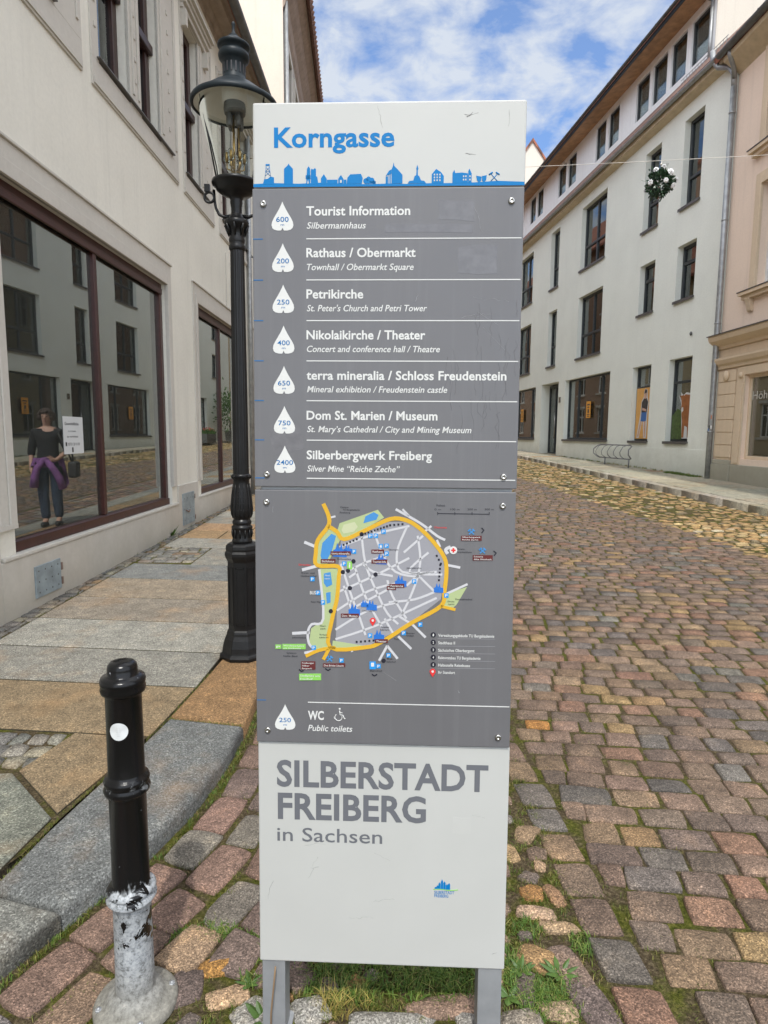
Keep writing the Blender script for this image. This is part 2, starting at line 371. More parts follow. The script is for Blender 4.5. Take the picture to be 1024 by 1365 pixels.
# courses across the road
b_ = .2
while b_ < 47:
    hrow = random.uniform(.106, .136) if b_ < 12 else random.uniform(.13, .17)
    a = -.1-.132*b_+random.uniform(-.1, .1)
    while True:
        L = random.uniform(.125, .19) if random.random() < .85 else random.uniform(.19, .235)
        if b_ > 18: L *= 1.3
        c = er*(a+L/2)+et*(b_+hrow/2)
        if c.x-L/2 > yellow_x(c.y) or c.x > 4.6: break
        lft = road_l(c.y)+.150
        if c.x-L*.5 > lft-.02 and c.y > .5 and c.y < 46:
            g = random.uniform(.003, .0075); j = lambda: random.uniform(-.0065, .0065)
            P = [er*(a+g+j())+et*(b_+g+j()), er*(a+L-g+j())+et*(b_+g+j()), er*(a+L-g+j())+et*(b_+hrow-g+j()), er*(a+g+j())+et*(b_+hrow-g+j())]
            col = pick(PURP)
            if abs(c.x-.86) < .10 and abs(c.y-3.1) < .075 and not globals().get('ORANGE'): ORANGE = True; col = (.40, .19, .055)
            pillow(road, P, lod(c.y), .004+random.uniform(-.005, .005), col, 1)
        elif c.x > lft-.02-L*.5 and c.y > .5 and c.y < 46:   # short closer against the edge stones
            xr = (er*(a+L)+et*(b_+hrow/2)).x
            if xr-lft > .07:
                g = .007; yb = c.y-hrow/2; 
                pillow(road, [(lft+g, yb+g+.012), (xr-g, yb+g-.004), (xr-g+.018, yb+hrow-g-.004), (lft+g, yb+hrow-g+.012)], lod(c.y), .004, pick(PURP), 1)
        a += L
    b_ += hrow
# yellow gutter strip of smaller, rougher setts
y = 1.0
while y < 46:
    h = random.uniform(.10, .14)*(1 if y < 12 else 1.25)
    x = yellow_x(y)+.02; xe = kerb_r(y)-.02; off = random.uniform(0, .05)
    x += off
    while x < xe:
        L = random.uniform(.10, .19)*(1 if y < 12 else 1.25)
        g = random.uniform(.006, .014); j = lambda: random.uniform(-.015, .015)
        pillow(road, [(x+g, y+g+j()), (x+L-g, y+g+j()), (x+L-g+j(), y+h-g+j()), (x+g+j(), y+h-g+j())], 5 if y < 9 else 4, .006+random.uniform(-.010, .012), pick(YEL), 1, rnd=.2, dome=.4)
        x += L
    y += h
# courses that follow the kerb on the left
def kpt(s):
    acc = 0
    for (x0, y0), (x1, y1) in zip(KO, KO[1:]):
        d = math.hypot(x1-x0, y1-y0)
        if s <= acc+d:
            f = (s-acc)/d; return Vector((x0+(x1-x0)*f, y0+(y1-y0)*f))
        acc += d
    return Vector(KO[-1])
def kn(s):
    d = (kpt(s+.12)-kpt(s-.12+1e-4)).normalized(); return Vector((d.y, -d.x))
RUBBLE = lambda p: (p.x > -.62+.0*p.y and p.y < 1.60 and p.x < .66) or (p.x > -.27 and p.y < 2.95 and p.x < .62)
wid = .035
for i in range(10):
    w = random.uniform(.130, .160); s = .1+random.uniform(0, .15)
    while s < 33:
        L = random.uniform(.165, .235)
        c = kpt(s+L/2)+kn(s+L/2)*(wid+w/2)
        if c.x < road_l(c.y)-.05 and not RUBBLE(c) and c.y > .5:
            g = random.uniform(.004, .009); j = lambda: random.uniform(-.008, .008)
            P = [kpt(s+g+j())+kn(s+g)*(wid+g+j()), kpt(s+g+j())+kn(s+g)*(wid+w-g+j()), kpt(s+L-g+j())+kn(s+L-g)*(wid+w-g+j()), kpt(s+L-g+j())+kn(s+L-g)*(wid+g+j())]
            pillow(road, P, lod(c.y), .004+random.uniform(-.006, .005), pick(PINKY), 1, rnd=.08)
        s += L
    wid += w
# rubble pitched in the moss round the sign
done = []
def rubble(x, y, rx, ry, a, col, n=9, top=.008):
    ca, sa = math.cos(a), math.sin(a)
    k = [random.uniform(.62, 1.25) for _ in range(8)]
    P = [(x+ca*u*rx*k[i]-sa*v*ry*k[i+4], y+sa*u*rx*k[i]+ca*v*ry*k[i+4]) for i, (u, v) in enumerate([(-1, -1), (1, -1), (1, 1), (-1, 1)])]
    col = tuple(v*.8 for v in col); pillow(road, P, n, top*.7, col, 2.0, rnd=.13, dome=.22, drop=.03); done.append((x, y, max(rx, ry)))
for r_ in [(-.467, 1.628, .055, .032, .2, (.46, .24, .07)), (-.418, 1.534, .075, .042, .35, (.50, .34, .21)), (-.335, 1.478, .05, .045, .9, (.36, .34, .30)), (-.535, 1.56, .045, .06, .1, (.19, .14, .12)),
           (.618, 2.06, .0, .0, 0, (.3, .2, .1)), (.49, 1.91, .042, .035, .1, (.42, .22, .08)), (.565, 1.895, .022, .065, .32, (.34, .20, .11)), (.475, 1.828, .07, .028, -.2, (.48, .33, .22)), (.545, 1.765, .055, .028, .05, (.40, .28, .17)),
           (.455, 2.10, .03, .06, .2, (.47, .32, .17)), (.40, 2.03, .045, .045, .3, (.28, .19, .14)), (.445, 1.66, .065, .04, -.5, (.42, .26, .12)), (.53, 1.62, .04, .10, .25, (.24, .17, .13)), (.56, 1.50, .05, .10, .3, (.20, .15, .13)), (.47, 1.49, .05, .035, .1, (.40, .29, .18)),
           (.165, 1.505, .13, .04, .05, (.33, .22, .16)), (.02, 1.46, .12, .03, 0, (.36, .34, .30)), (-.19, 1.50, .055, .05, .3, (.38, .36, .32)), (-.22, 1.60, .05, .04, .6, (.22, .16, .13)), (.24, 1.47, .05, .025, 0, (.33, .31, .28)), (.36, 1.46, .06, .03, .1, (.28, .24, .19)),
           (.47, 2.30, .05, .03, .1, (.26, .23, .20)), (.395, 2.28, .035, .035, .2, (.45, .25, .08)), (.385, 2.40, .035, .04, .1, (.44, .22, .07)), (.45, 2.44, .035, .05, .3, (.25, .17, .13)), (.385, 2.60, .05, .04, .2, (.50, .43, .30)), (.43, 2.54, .035, .03, 0, (.33, .21, .13))]:
    if r_[2]: rubble(*r_)
for _ in range(5000):
    p = Vector((random.uniform(-.62, .64), random.uniform(.7, 3.0)))
    if not RUBBLE(p) or p.x > road_l(p.y)-.03 or p.x < kerb_x(p.y)+.08: continue
    r_ = random.uniform(.022, .062)
    if p.y < 1.7 and math.hypot(p.x+.65, p.y-1.51) < .12+r_: continue
    if any(math.hypot(p.x-a, p.y-b2) < (c*.82+r_*.9)*1.0 for a, b2, c in done): continue
    rubble(p.x, p.y, r_, r_*random.uniform(.6, .9), random.uniform(0, 3.1), pick(RUB))
MAT['sett'] = M_attr('worn_sett_stone', .68, .30, 200, 1.0, 42, blot=.42, grain=260)
tag(road.build('cobbled_road', 'sett', recalc=False), kind='structure')

# ------------------------------------------------------------------ left pavement: granite slabs and kerb
def S_(x, y): return .022*(min(y, 46)-1.5)+.075
MAT['granite'] = M_attr('rough_granite_slab', .85, .26, 210, .5, 120, blot=.30, rust=.26, grain=190)
def slab(mb, poly, col, h=S_, bev=.008, side=.14, gap=.008, top=0, round_=False):
    """stone slab: convex outline shrunk by the joint, bevelled rim, thick sides"""
    n = len(poly); c = sum((Vector(p) for p in poly), Vector((0, 0)))/n
    area = sum(poly[i][0]*poly[(i+1) % n][1]-poly[(i+1) % n][0]*poly[i][1] for i in range(n))
    if area < 0: poly = poly[::-1]
    def inset(d):
        out = []
        for i in range(n):
            p0, p1, p2 = Vector(poly[i-1]), Vector(poly[i]), Vector(poly[(i+1) % n])
            e1 = (p1-p0).normalized(); e2 = (p2-p1).normalized()
            n1 = Vector((-e1.y, e1.x)); n2 = Vector((-e2.y, e2.x))
            k = n1+n2; k = k/max(.35, k.dot(n1)); out.append(p1+k*d)
        return out
    rings = [(gap, -side), (gap, -bev*.75), (gap+bev*.15, -bev*.6), (gap+bev*.5, -bev*.2), (gap+bev*1.2, 0)]
    if round_: rings = [(gap, -side)]+[(gap+bev*(1-math.cos(R(q))), -bev*(1-math.sin(R(q)))) for q in (0, 20, 40, 60, 75, 90)]+[(gap+bev*1.6, .0005)]
    nr = len(rings); V = []
    for d, dz in rings: V += [(p.x, p.y, h(p.x, p.y)+top+dz) for p in inset(d)]
    F = [(i*n+k, i*n+(k+1) % n, (i+1)*n+(k+1) % n, (i+1)*n+k) for i in range(nr-1) for k in range(n)]
    F.append(tuple((nr-1)*n+k for k in range(n)))
    mb.smooth = round_; mb.tint = None; mb.add(V, F)
    mb.c += [((.055, .048, .03) if (k < n*2 and not round_) else col) for k in range(len(V))]      # dirt packed in the joints
pav = MB(); kerb = MB()
def kin(y):
    P = [(-3, -2.6), (.6, -1.85), (1.4, -1.43), (1.84, -1.22), (2.2, -1.2), (2.5, -1.13), (2.98, -1.06), (3.67, -1.0), (6, -1.0), (12, -.94), (20, -.92), (46, -1.4)]
    for (y0, x0), (y1, x1) in zip(P, P[1:]):
        if y <= y1: return x0+(x1-x0)*(y-y0)/(y1-y0)
    return -1.4
GREY = (.205, .196, .168); BLUE = (.165, .168, .158); TAN = (.205, .152, .09); DARK = (.20, .20, .18); LGREY = (.245, .236, .203); OCH = (.245, .165, .088)
rows = [(2.86, 3.41, TAN), (3.41, 3.93, GREY), (3.93, 4.50, LGREY), (4.50, 5.08, (.22, .19, .15)), (5.08, 5.70, (.25, .205, .15)), (5.70, 6.30, BLUE), (6.30, 7.15, None), (7.15, 7.72, LGREY), (7.72, 8.25, OCH), (8.25, 8.85, (.27, .175, .10)), (8.85, 9.5, GREY), (9.5, 10.1, LGREY), (10.1, 10.8, OCH)]
y = 10.8
while y < 45: d = random.uniform(.5, .7); rows.append((y, y+d, random.choice([GREY, LGREY, TAN, OCH]))); y += d
sl = lambda x: -.085*(x+1.8)       # the joints run slightly askew
for y0, y1, c in rows:
    xl = -2.56; xr = kin((y0+y1)/2)
    if c is None:
        slab(pav, [(-1.97, y0+sl(-1.97)), (kin(y0), y0+sl(kin(y0))), (kin(y1), y1+sl(kin(y1))), (-1.97, y1+sl(-1.97))], GREY); continue
    cuts = [xl, xr]
    if y0 > 7.5 and random.random() < .6: cuts = [xl, random.uniform(-2.1, -1.5), xr]
    for a, b2 in zip(cuts, cuts[1:]):
        k = random.uniform(.92, 1.08); cc = tuple(v*k for v in c)
        bb = lambda yv: b2 if b2 > -1.3 and b2 != xr else (kin(yv) if b2 == xr else b2)
        slab(pav, [(a, y0+sl(a)), (bb(y0), y0+sl(b2)), (bb(y1), y1+sl(b2)), (a, y1+sl(a))], cc)
slab(pav, [(-1.53, 2.50), (-1.21, 2.2), (-1.14, 2.5), (-1.09, 2.79), (-1.45, 2.835)], TAN)
slab(pav, [(-1.535, 2.492), (-2.3, 2.40), (-2.3, 1.5), (-1.455, 1.38), (-1.245, 1.87), (-1.212, 2.19)], (.165, .17, .138))
slab(pav, [(-2.31, 1.46), (-2.56, 1.46), (-2.56, .4), (-1.98, .4), (-1.5, 1.35)], GREY)
# small mosaic setts: along the wall, and two patches
def patch(x0, x1, y0, y1, s, pal, ok=None):
    y = y0
    while y < y1-.02:
        x = x0+random.uniform(-.02, .02)
        while x < x1-.02:
            L = s*random.uniform(.7, 1.35); g = .0028; j = lambda: random.uniform(-.012, .012)
            if ok is None or ok(x+L/2, y+s/2):
                pillow(pav, [(x+g+j(), y+g+j()), (min(x+L, x1)-g+j(), y+g+j()), (min(x+L, x1)-g+j(), y+s-g+j()), (x+g+j(), y+s-g+j())], 5 if y < 7 else 4, random.uniform(-.004, .002), pick(pal), 1, rnd=.07, dome=.06, hf=S_)
            x += L
        y += s
MOS = [(3, (.20, .185, .155)), (3, (.155, .15, .135)), (2, (.25, .225, .17)), (1, (.21, .155, .10))]
patch(-2.73, -2.57, .4, 17, .11, MOS); patch(-2.56, -1.98, 6.42, 7.20, .125, MOS)
patch(-2.56, -1.46, 2.42, 2.90, .10, MOS, lambda x, y: y+sl(x)*0 < 2.84+sl(x) and y > 2.50-.35*(x+1.53)*(x > -1.53) and x < -1.47)
tag(pav.build('pavement', 'granite', recalc=False), kind='structure')
# kerbstones
def kq(y0, y1, col, bev=.034):
    n = 4 if y1-y0 > .6 else 3
    Yo = [y0+(y1-y0)*i/n for i in range(n+1)]
    slab(kerb, [(kin(v), v+.03) for v in Yo]+[(kerb_x(v-.05)+.006, v-.05) for v in Yo[::-1]], col, bev=bev, side=.2, gap=.004, round_=True)
kq(.2, 1.8, (.185, .185, .165)); kq(1.8, 2.97, (.140, .145, .140)); kq(2.97, 3.98, (.225, .135, .064), .022); y = 3.98
while y < 45: d = random.uniform(.9, 1.3); kq(y, y+d, random.choice([GREY, BLUE, LGREY]), .015); y += d
tag(kerb.build('kerb', 'granite', recalc=False), kind='structure')
# moss-filled bed under the pavement joints
mb = MB(); V = []
yy = np.arange(-3, 46.1, 1.0)
for y in yy: V += [(-3.1, y, S_(0, y)-.012), (kin(y)-.01, y, S_(0, y)-.012)]
mb.add(V, [(2*i, 2*i+1, 2*i+3, 2*i+2) for i in range(len(yy)-1)])
tag(mb.build('pavement_bed', 'bed', recalc=False), kind='structure')
# right pavement
pav = MB(); y = .3
def S2(x, y): return G(x, y)+.12
while y < 44:
    d = random.uniform(.45, .8); xa = kerb_r(y)+.2; xb = 9.4
    slab(pav, [(kerb_r(y), y), (kerb_r(y)+.2, y), (kerb_r(y+d)+.2, y+d), (kerb_r(y+d), y+d)], pick([(1, (.30, .27, .2)), (1, (.33, .3, .24))]), h=S2, bev=.012, gap=.004, side=.2, round_=True)
    x = xa
    while x < xb:
        w = random.uniform(.7, 1.2); sk = random.uniform(-.02, .02)
        slab(pav, [(x, y+sk), (x+w, y), (x+w, y+d), (x, y+d+sk)], pick([(3, (.31, .285, .215)), (2, (.35, .31, .23)), (2, (.27, .26, .20)), (1, (.30, .22, .14))]), h=S2, gap=.006); x += w
    y += d
tag(pav.build('far_pavement', 'granite', recalc=False), kind='structure')

# ------------------------------------------------------------------ lettering
def text_into(mb, s, x, z, h, width=None, bold=0.0, shear=0.0, fn=None, align='L', thick=.0005, d0=0.0):
    """words as real, thin raised letters: h = cap height, (x, z) = start of the baseline; fn(u, v, d) -> 3-D"""
    cu = bpy.data.curves.new('txt', 'FONT'); cu.body = s; cu.offset = bold; cu.shear = shear; cu.resolution_u = 3; cu.space_character = 1.0+bold*.8
    o = bpy.data.objects.new('txt', cu); COL.objects.link(o)
    bpy.context.view_layer.update()
    me = bpy.data.meshes.new_from_object(o.evaluated_get(bpy.context.evaluated_depsgraph_get()))
    V = np.array([v.co for v in me.vertices]); F = [tuple(p.vertices) for p in me.polygons]
    bpy.data.objects.remove(o); bpy.data.curves.remove(cu); bpy.data.meshes.remove(me)
    k = h/.69; x0, x1 = V[:, 0].min(), V[:, 0].max()
    kx = k if width is None else width/(x1-x0)
    ox = x if align == 'L' else x-kx*(x1-x0)/2
    base = mb.v.__len__()
    P = [fn(ox+(v[0]-x0)*kx, z+v[1]*k, d0+thick) for v in V]
    mb.add(P, F)

# ------------------------------------------------------------------ information stele
ya, tb = R(-2.185), R(-2.171)
Mst = Matrix.Translation((.00107, 1.41471, .206)) @ Matrix.Rotation(ya, 4, 'Z') @ Matrix.Rotation(tb, 4, 'X')
st = empty('information_stele', M=Mst)
tag(st, 'white and grey information stele on two grey posts with street name and town map', 'information sign')
def M_sign(name, c, rough, streak=True, scuff=.5, spec=.5):
    m, t, b = newmat(name); b.inputs['Roughness'].default_value = rough; b.inputs['Specular IOR Level'].default_value = spec
    f = noise(t, 2.5, 5, .6); col = ramp(t, f, [(.3, tuple(x*.96 for x in c)), (.7, tuple(min(1, x*1.03) for x in c))])
    s1 = noise(t, 14, 8, .8, mapping(t, (1, 1, .35), (0, .5, 0)), 1.5)
    col = mixrgb(t, ramp(t, s1, [(.665, 0.0), (.70, scuff)]), col, tuple(x*.78 for x in c))
    if streak:
        s2 = noise(t, 30, 4, .7, mapping(t, (1.6, 1, .05)))
        col = mixrgb(t, ramp(t, s2, [(.52, 0.0), (.7, .30)]), col, tuple(min(1, x*1.28) for x in c))
    t.links.new(col, b.inputs['Base Color'])
    t.links.new(ramp(t, noise(t, 6, 6, .7), [(.35, rough*.8), (.7, min(1, rough*1.35))]), b.inputs['Roughness'])
    return m
MAT['sign_white'] = M_sign('weathered_white_sign_enamel', (.445, .45, .433), .45, False, .16)
MAT['sign_grey'] = M_sign('weathered_grey_sign_panel', (.124, .123, .130), .36, True, .14)
MAT['sign_post'] = M_plain('grey_coated_post', (.23, .24, .25), .5, .1, .1, 20)
MAT['sign_edge'] = M_plain('bare_aluminium_edge', (.40, .41, .43), .4, .5, .08)
def flat(name, c, rough=.5): MAT[name] = M_plain(name, c, rough, var=.03, spec=.2)
flat('sign_blue', (.0005, .155, .41)); flat('letter_white', (.60, .605, .59)); flat('letter_grey', (.125, .13, .145)); flat('letter_blue', (.008, .13, .35))
flat('map_yellow', (.58, .34, .03)); flat('map_road', (.50, .50, .52)); flat('map_block', (.27, .27, .295)); flat('map_green', (.36, .43, .22)); flat('map_lake', (.06, .23, .50))
flat('map_brown', (.11, .025, .025)); flat('map_black', (.02, .02, .03)); flat('map_tag_green', (.22, .50, .10)); flat('map_red', (.62, .04, .04)); flat('map_park', (.46, .49, .31))
def plate(z0, z1, y0, y1, x0=-.3, x1=.3, bev=.0, mat='sign_white', name='panel', rad=0):
    mb = MB(); mb.box(x0, x1, y0, y1, z0, z1); return mb.build(name, mat, st, bevel=bev)
body = plate(.004, 2.016, .012, .075, -.293, .293, .004, 'sign_edge', 'carcass')
hd = plate(1.8405, 2.0218, -.004, .011, -.3015, .3015, .0045, 'sign_white', 'header_panel')
up = plate(1.1735, 1.8365, -.009, .011, -.302, .2995, .0018, 'sign_grey', 'directory_panel')
mp_ = plate(.5635, 1.1665, -.009, .011, -.302, .2985, .0018, 'sign_grey', 'map_panel')
ft = plate(0, .5615, -.003, .011, -.3005, .3005, .003, 'sign_white', 'footer_panel')
for x0, x1, lab in ((-.2955, -.2385, 'left'), (.2375, .2955, 'right')):
    mb = MB(); mb.box(x0, x1, .001, .063, -.215, -.0008); p = mb.build('post', 'sign_post', st, bevel=.002)
    mb = MB(); mb.box(x0-.01, x1+.01, -.012, .076, -.214, -.203); mb.build('foot_plate', 'galv', p, bevel=.001)
HY, PY, FY = -.004, -.009, -.003
fh = lambda u, v, d: (u, HY-d, v); fp = lambda u, v, d: (u, PY-d, v); ff = lambda u, v, d: (u, FY-d, v)
mb = MB(); text_into(mb, 'Korngasse', -.2535, 1.9265, .0405, .267, .026, 0, fh); mb.build('street_name', 'sign_blue', hd, recalc=False)
# town skyline along the foot of the header
mb = MB()
def sk(poly, d=.0005): mb.prism(poly, .0, d, fh)
zb = 1.8445
hill = [(-.3, zb), (-.3, 1.848), (-.26, 1.850), (-.20, 1.848), (-.15, 1.850), (-.09, 1.847), (-.04, 1.846), (0, 1.847), (.04, 1.846), (.09, 1.847), (.14, 1.847), (.19, 1.848), (.24, 1.851), (.3, 1.8485), (.3, zb)]
for i in range(1, len(hill)-2): sk([(hill[i][0], 1.8412), (hill[i+1][0], 1.8412), hill[i+1], hill[i]])
def rect(x0, x1, z0, z1): sk([(x0, z0), (x1, z0), (x1, z1), (x0, z1)], .0007)
zb = 1.847
sk([(-.279, zb), (-.254, zb), (-.254, 1.862), (-.262, 1.864), (-.268, 1.859), (-.276, 1.858)], .0007)
for a, b2 in (((-.2745, 1.858), (-.2715, 1.888)), ((-.2615, 1.863), (-.2645, 1.888)), ((-.274, 1.865), (-.263, 1.874)), ((-.262, 1.865), (-.272, 1.874)), ((-.272, 1.876), (-.264, 1.884)), ((-.264, 1.876), (-.272, 1.884)), ((-.273, 1.875), (-.263, 1.875))):
    mb.tube([(a[0], HY-.0003, a[1]), (b2[0], HY-.0003, b2[1])], .0005, 4)
rect(-.2725, -.2635, 1.887, 1.8905)
sk([(-.2315, zb), (-.2115, zb), (-.2115, 1.879), (-.2125, 1.881), (-.219, 1.8875), (-.221, 1.8915), (-.223, 1.8875), (-.2305, 1.881), (-.2315, 1.879)], .0007)
sk([(-.182, zb), (-.173, zb), (-.173, 1.880), (-.1765, 1.885), (-.180, 1.880)], .0007); rect(-.183, -.172, 1.858, 1.866)
sk([(-.1715, zb), (-.155, zb), (-.157, 1.862), (-.160, 1.864), (-.160, 1.879), (-.163, 1.881), (-.166, 1.878), (-.170, 1.880), (-.1715, 1.876)], .0007)
sk([(-.149, zb), (-.136, zb), (-.136, 1.858), (-.1425, 1.868), (-.149, 1.859)], .0007)
rect(-.1355, -.112, zb, 1.856); sk([(-.1105, zb), (-.099, zb), (-.099, 1.858), (-.1045, 1.866), (-.1105, 1.858)], .0007); rect(-.0985, -.092, zb, 1.856)
sk([(-.0915, zb), (-.058, zb), (-.056, 1.859), (-.060, 1.868), (-.084, 1.867), (-.090, 1.860)], .0007)
for x, z, r_ in ((-.049, 1.853, .006), (-.043, 1.857, .0055), (-.036, 1.854, .006), (-.031, 1.850, .004)):
    sk([(x+r_*math.cos(k*.7854), z+r_*math.sin(k*.7854)) for k in range(8)], .0006+.0001*(x > -.04))
rect(-.052, -.027, zb, 1.852)
sk([(-.005, zb), (.000, zb), (.000, 1.862), (-.005, 1.862)], .0007); sk([(.0015, zb), (.003, zb), (.003, 1.868), (.0015, 1.868)], .0007); sk([(.0045, zb), (.0062, zb), (.0062, 1.868), (.0045, 1.868)], .0007)
sk([(.0078, zb), (.032, zb), (.032, 1.865), (.022, 1.876), (.0138, 1.884), (.0122, 1.8915), (.0106, 1.884), (.0078, 1.877)], .0007); sk([(-.005, 1.863), (.0076, 1.868), (.0076, 1.877), (.002, 1.874)], .0008)
sk([(.044, zb), (.084, zb), (.080, 1.852), (.073, 1.853), (.069, 1.862), (.066, 1.864), (.0655, 1.874), (.067, 1.878), (.0645, 1.886), (.062, 1.878), (.063, 1.874), (.062, 1.864), (.0585, 1.862), (.056, 1.853), (.047, 1.852)], .0007)
sk([(.0965, zb), (.123, zb), (.123, 1.862), (.117, 1.870), (.106, 1.877), (.0965, 1.866)], .0007)
sk([(.142, zb), (.176, zb), (.176, 1.867), (.163, 1.869), (.148, 1.868), (.146, 1.875), (.142, 1.868)], .0007); sk([(.1765, zb), (.184, zb), (.184, 1.867), (.179, 1.877), (.1765, 1.872)], .0008)
sk([(.194, 1.862), (.206, 1.860), (.205, 1.851), (.200, 1.848), (.196, 1.852)], .0007); sk([(.2065, 1.861), (.217, 1.863), (.216, 1.853), (.211, 1.848), (.207, 1.852)], .0008)
for p0, p1, w in (((.226, 1.850), (.241, 1.866), .0009), ((.241, 1.850), (.226, 1.866), .0009), ((.222, 1.864), (.230, 1.869), .0017), ((.237, 1.869), (.245, 1.864), .0017)):
    mb.tube([(p0[0], HY-.0003, p0[1]), (p1[0], HY-.0003, p1[1])], w, 4)
mb.build('skyline_motif', 'sign_blue', hd)
# light windows in the gabled houses of the motif
mb = MB()
for x, z in [(.101+.006*i, 1.851+.006*j) for i in range(3) for j in range(3)]+[(.179, 1.852), (.179, 1.859)]+[(.165+.005*i, 1.852+.007*j) for i in range(2) for j in range(2)]:
    mb.prism([(x, z), (x+.0028, z), (x+.0028, z+.0035), (x, z+.0035)], .0, .0011, fh)
mb.prism([(-.1065, 1.849), (-.1025, 1.849), (-.1025, 1.855), (-.1065, 1.855)], 0, .0011, fh); mb.prism([(-.1795, 1.848), (-.176, 1.848), (-.1778, 1.856)], 0, .0011, fh)
mb.build('motif_windows', 'sign_white', hd)
# directory rows
wt_, it_, rl, bl, dr, nb = MB(), MB(), MB(), MB(), MB(), MB()
def drop_shape(cx, z0, z1):
    pts = [(0, 1), (.10, .9), (.30, .74), (.56, .56), (.78, .42), (.95, .28), (1, .16), (.93, .06), (.75, .0), (.45, -.03), (.18, -.03), (.11, -.02), (0, .075)]
    H_ = z1-z0; W_ = .0245
    full = [(cx+x*W_, z0+(.04+z*.96)*H_) for x, z in pts]+[(cx-x*W_, z0+(.04+z*.96)*H_) for x, z in pts[-2:0:-1]]
    return full
def drop(cx, z0, z1, num):
    dr.prism(drop_shape(cx, z0, z1), 0, .0006, fp)
    w = {3: .028, 4: .038}[len(num)]
    text_into(nb, num, cx, z0+(z1-z0)*.31, .0105, w, .004, 0, fp, 'C', .0011)
    text_into(nb, 'm', cx, z0+(z1-z0)*.17, .005, .008, .0, 0, fp, 'C', .0011)
ROWS = [('Tourist Information', 'Silbermannhaus', '600', .231, .132), ('Rathaus / Obermarkt', 'Townhall / Obermarkt Square', '200', .244, .239), ('Petrikirche', "St. Peter's Church and Petri Tower", '250', .128, .270),
        ('Nikolaikirche / Theater', 'Concert and conference hall / Theatre', '400', .268, .300), ('terra mineralia / Schloss Freudenstein', 'Mineral exhibition / Freudenstein castle', '650', .451, .318),
        ('Dom St. Marien / Museum', "St. Mary\u2019s Cathedral / City and Mining Museum", '750', .298, .374), ('Silberbergwerk Freiberg', 'Silver Mine \u201cReiche Zeche\u201d', '2400', .287, .213)]
for i, (a, b2, n_, w1, w2) in enumerate(ROWS):
    zt = 1.7780-.0895*i-(.0005*i); zl = 1.7275-.0893*i
    if i == 6: zl += .002
    text_into(wt_, a, -.181, zt, .0193, w1, .022, 0, fp); text_into(it_, b2, -.180, zt-.0285, .0138, w2, .009, .22, fp)
    rl.prism([(-.181, zl-.0011), (.2955, zl-.0011), (.2955, zl+.0011), (-.181, zl+.0011)], 0, .0006, fp)
    bl.prism([(-.3005, zl-.001), (-.279, zl-.001), (-.279, zl+.0008), (-.3005, zl+.0008)], 0, .0006, fp)
    drop(-.2345+.0005*i, zt-.032-.001, zt+.030, n_)
wt_.build('place_names', 'letter_white', up, recalc=False); it_.build('english_names', 'letter_white', up, recalc=False); rl.build('dividing_rules', 'letter_white', up)
bl.build('blue_marks', 'letter_blue', up); dr.build('distance_drops', 'letter_white', up); nb.build('distances', 'letter_blue', up, recalc=False)
# toilets row below the map
wt_, rl, bl, dr, nb = MB(), MB(), MB(), MB(), MB()
text_into(wt_, 'WC', -.179, .6215, .0205, .038, .03, 0, fp); text_into(wt_, 'Public toilets', -.179, .5935, .0145, .106, .009, .22, fp)
rl.prism([(-.179, .6622), (.2955, .6622), (.2955, .6642), (-.179, .6642)], 0, .0006, fp); bl.prism([(-.3005, .6655), (-.279, .6655), (-.279, .667), (-.3005, .667)], 0, .0006, fp)
drop(-.2335, .594, .657, '250')
arc = lambda cx, cz, r_, a0, a1, n=14: [(cx+r_*math.cos(R(a0+(a1-a0)*k/n)), PY-.0006, cz+r_*math.sin(R(a0+(a1-a0)*k/n))) for k in range(n+1)]
wt_.tube(arc(-.106, .6285, .0085, 130, 380), .0009, 6); wt_.ball((-.1035, PY-.0004, .6485), (.0024, .0008, .0024))
wt_.tube([(-.1035, PY-.0006, .6445), (-.1025, PY-.0006, .6345), (-.0955, PY-.0006, .6335), (-.092, PY-.0006, .6245), (-.0895, PY-.0006, .6255)], .0011, 6); wt_.tube([(-.103, PY-.0006, .640), (-.0965, PY-.0006, .639)], .0009, 6)
wt_.tube(arc(-.1115, .628, .005, 160, 290), .0007, 6)
wt_.build('toilet_lettering', 'letter_white', mp_, recalc=False); rl.build('dividing_rule', 'letter_white', mp_); bl.build('blue_mark', 'letter_blue', mp_); dr.build('distance_drop', 'letter_white', mp_); nb.build('distance', 'letter_blue', mp_, recalc=False)
# dome-headed fixings
for px_, pz in [(-.277, 1.803), (.272, 1.806), (-.273, 1.202), (.269, 1.201), (-.2745, 1.138), (.269, 1.135), (-.275, .593), (.271, .589)]:
    mb = MB(); mm = Matrix.Translation((px_, PY, pz)) @ Matrix.Rotation(R(90), 4, 'X')
    mb.lathe([(.0074, 0), (.0074, .002), (.0062, .0042), (.0028, .0052), (.0026, .0036), (.0002, .0036)], 20, M=mm, cap=False)
    mb.build('fixing_screw', 'steel', up if pz > 1.17 else mp_)
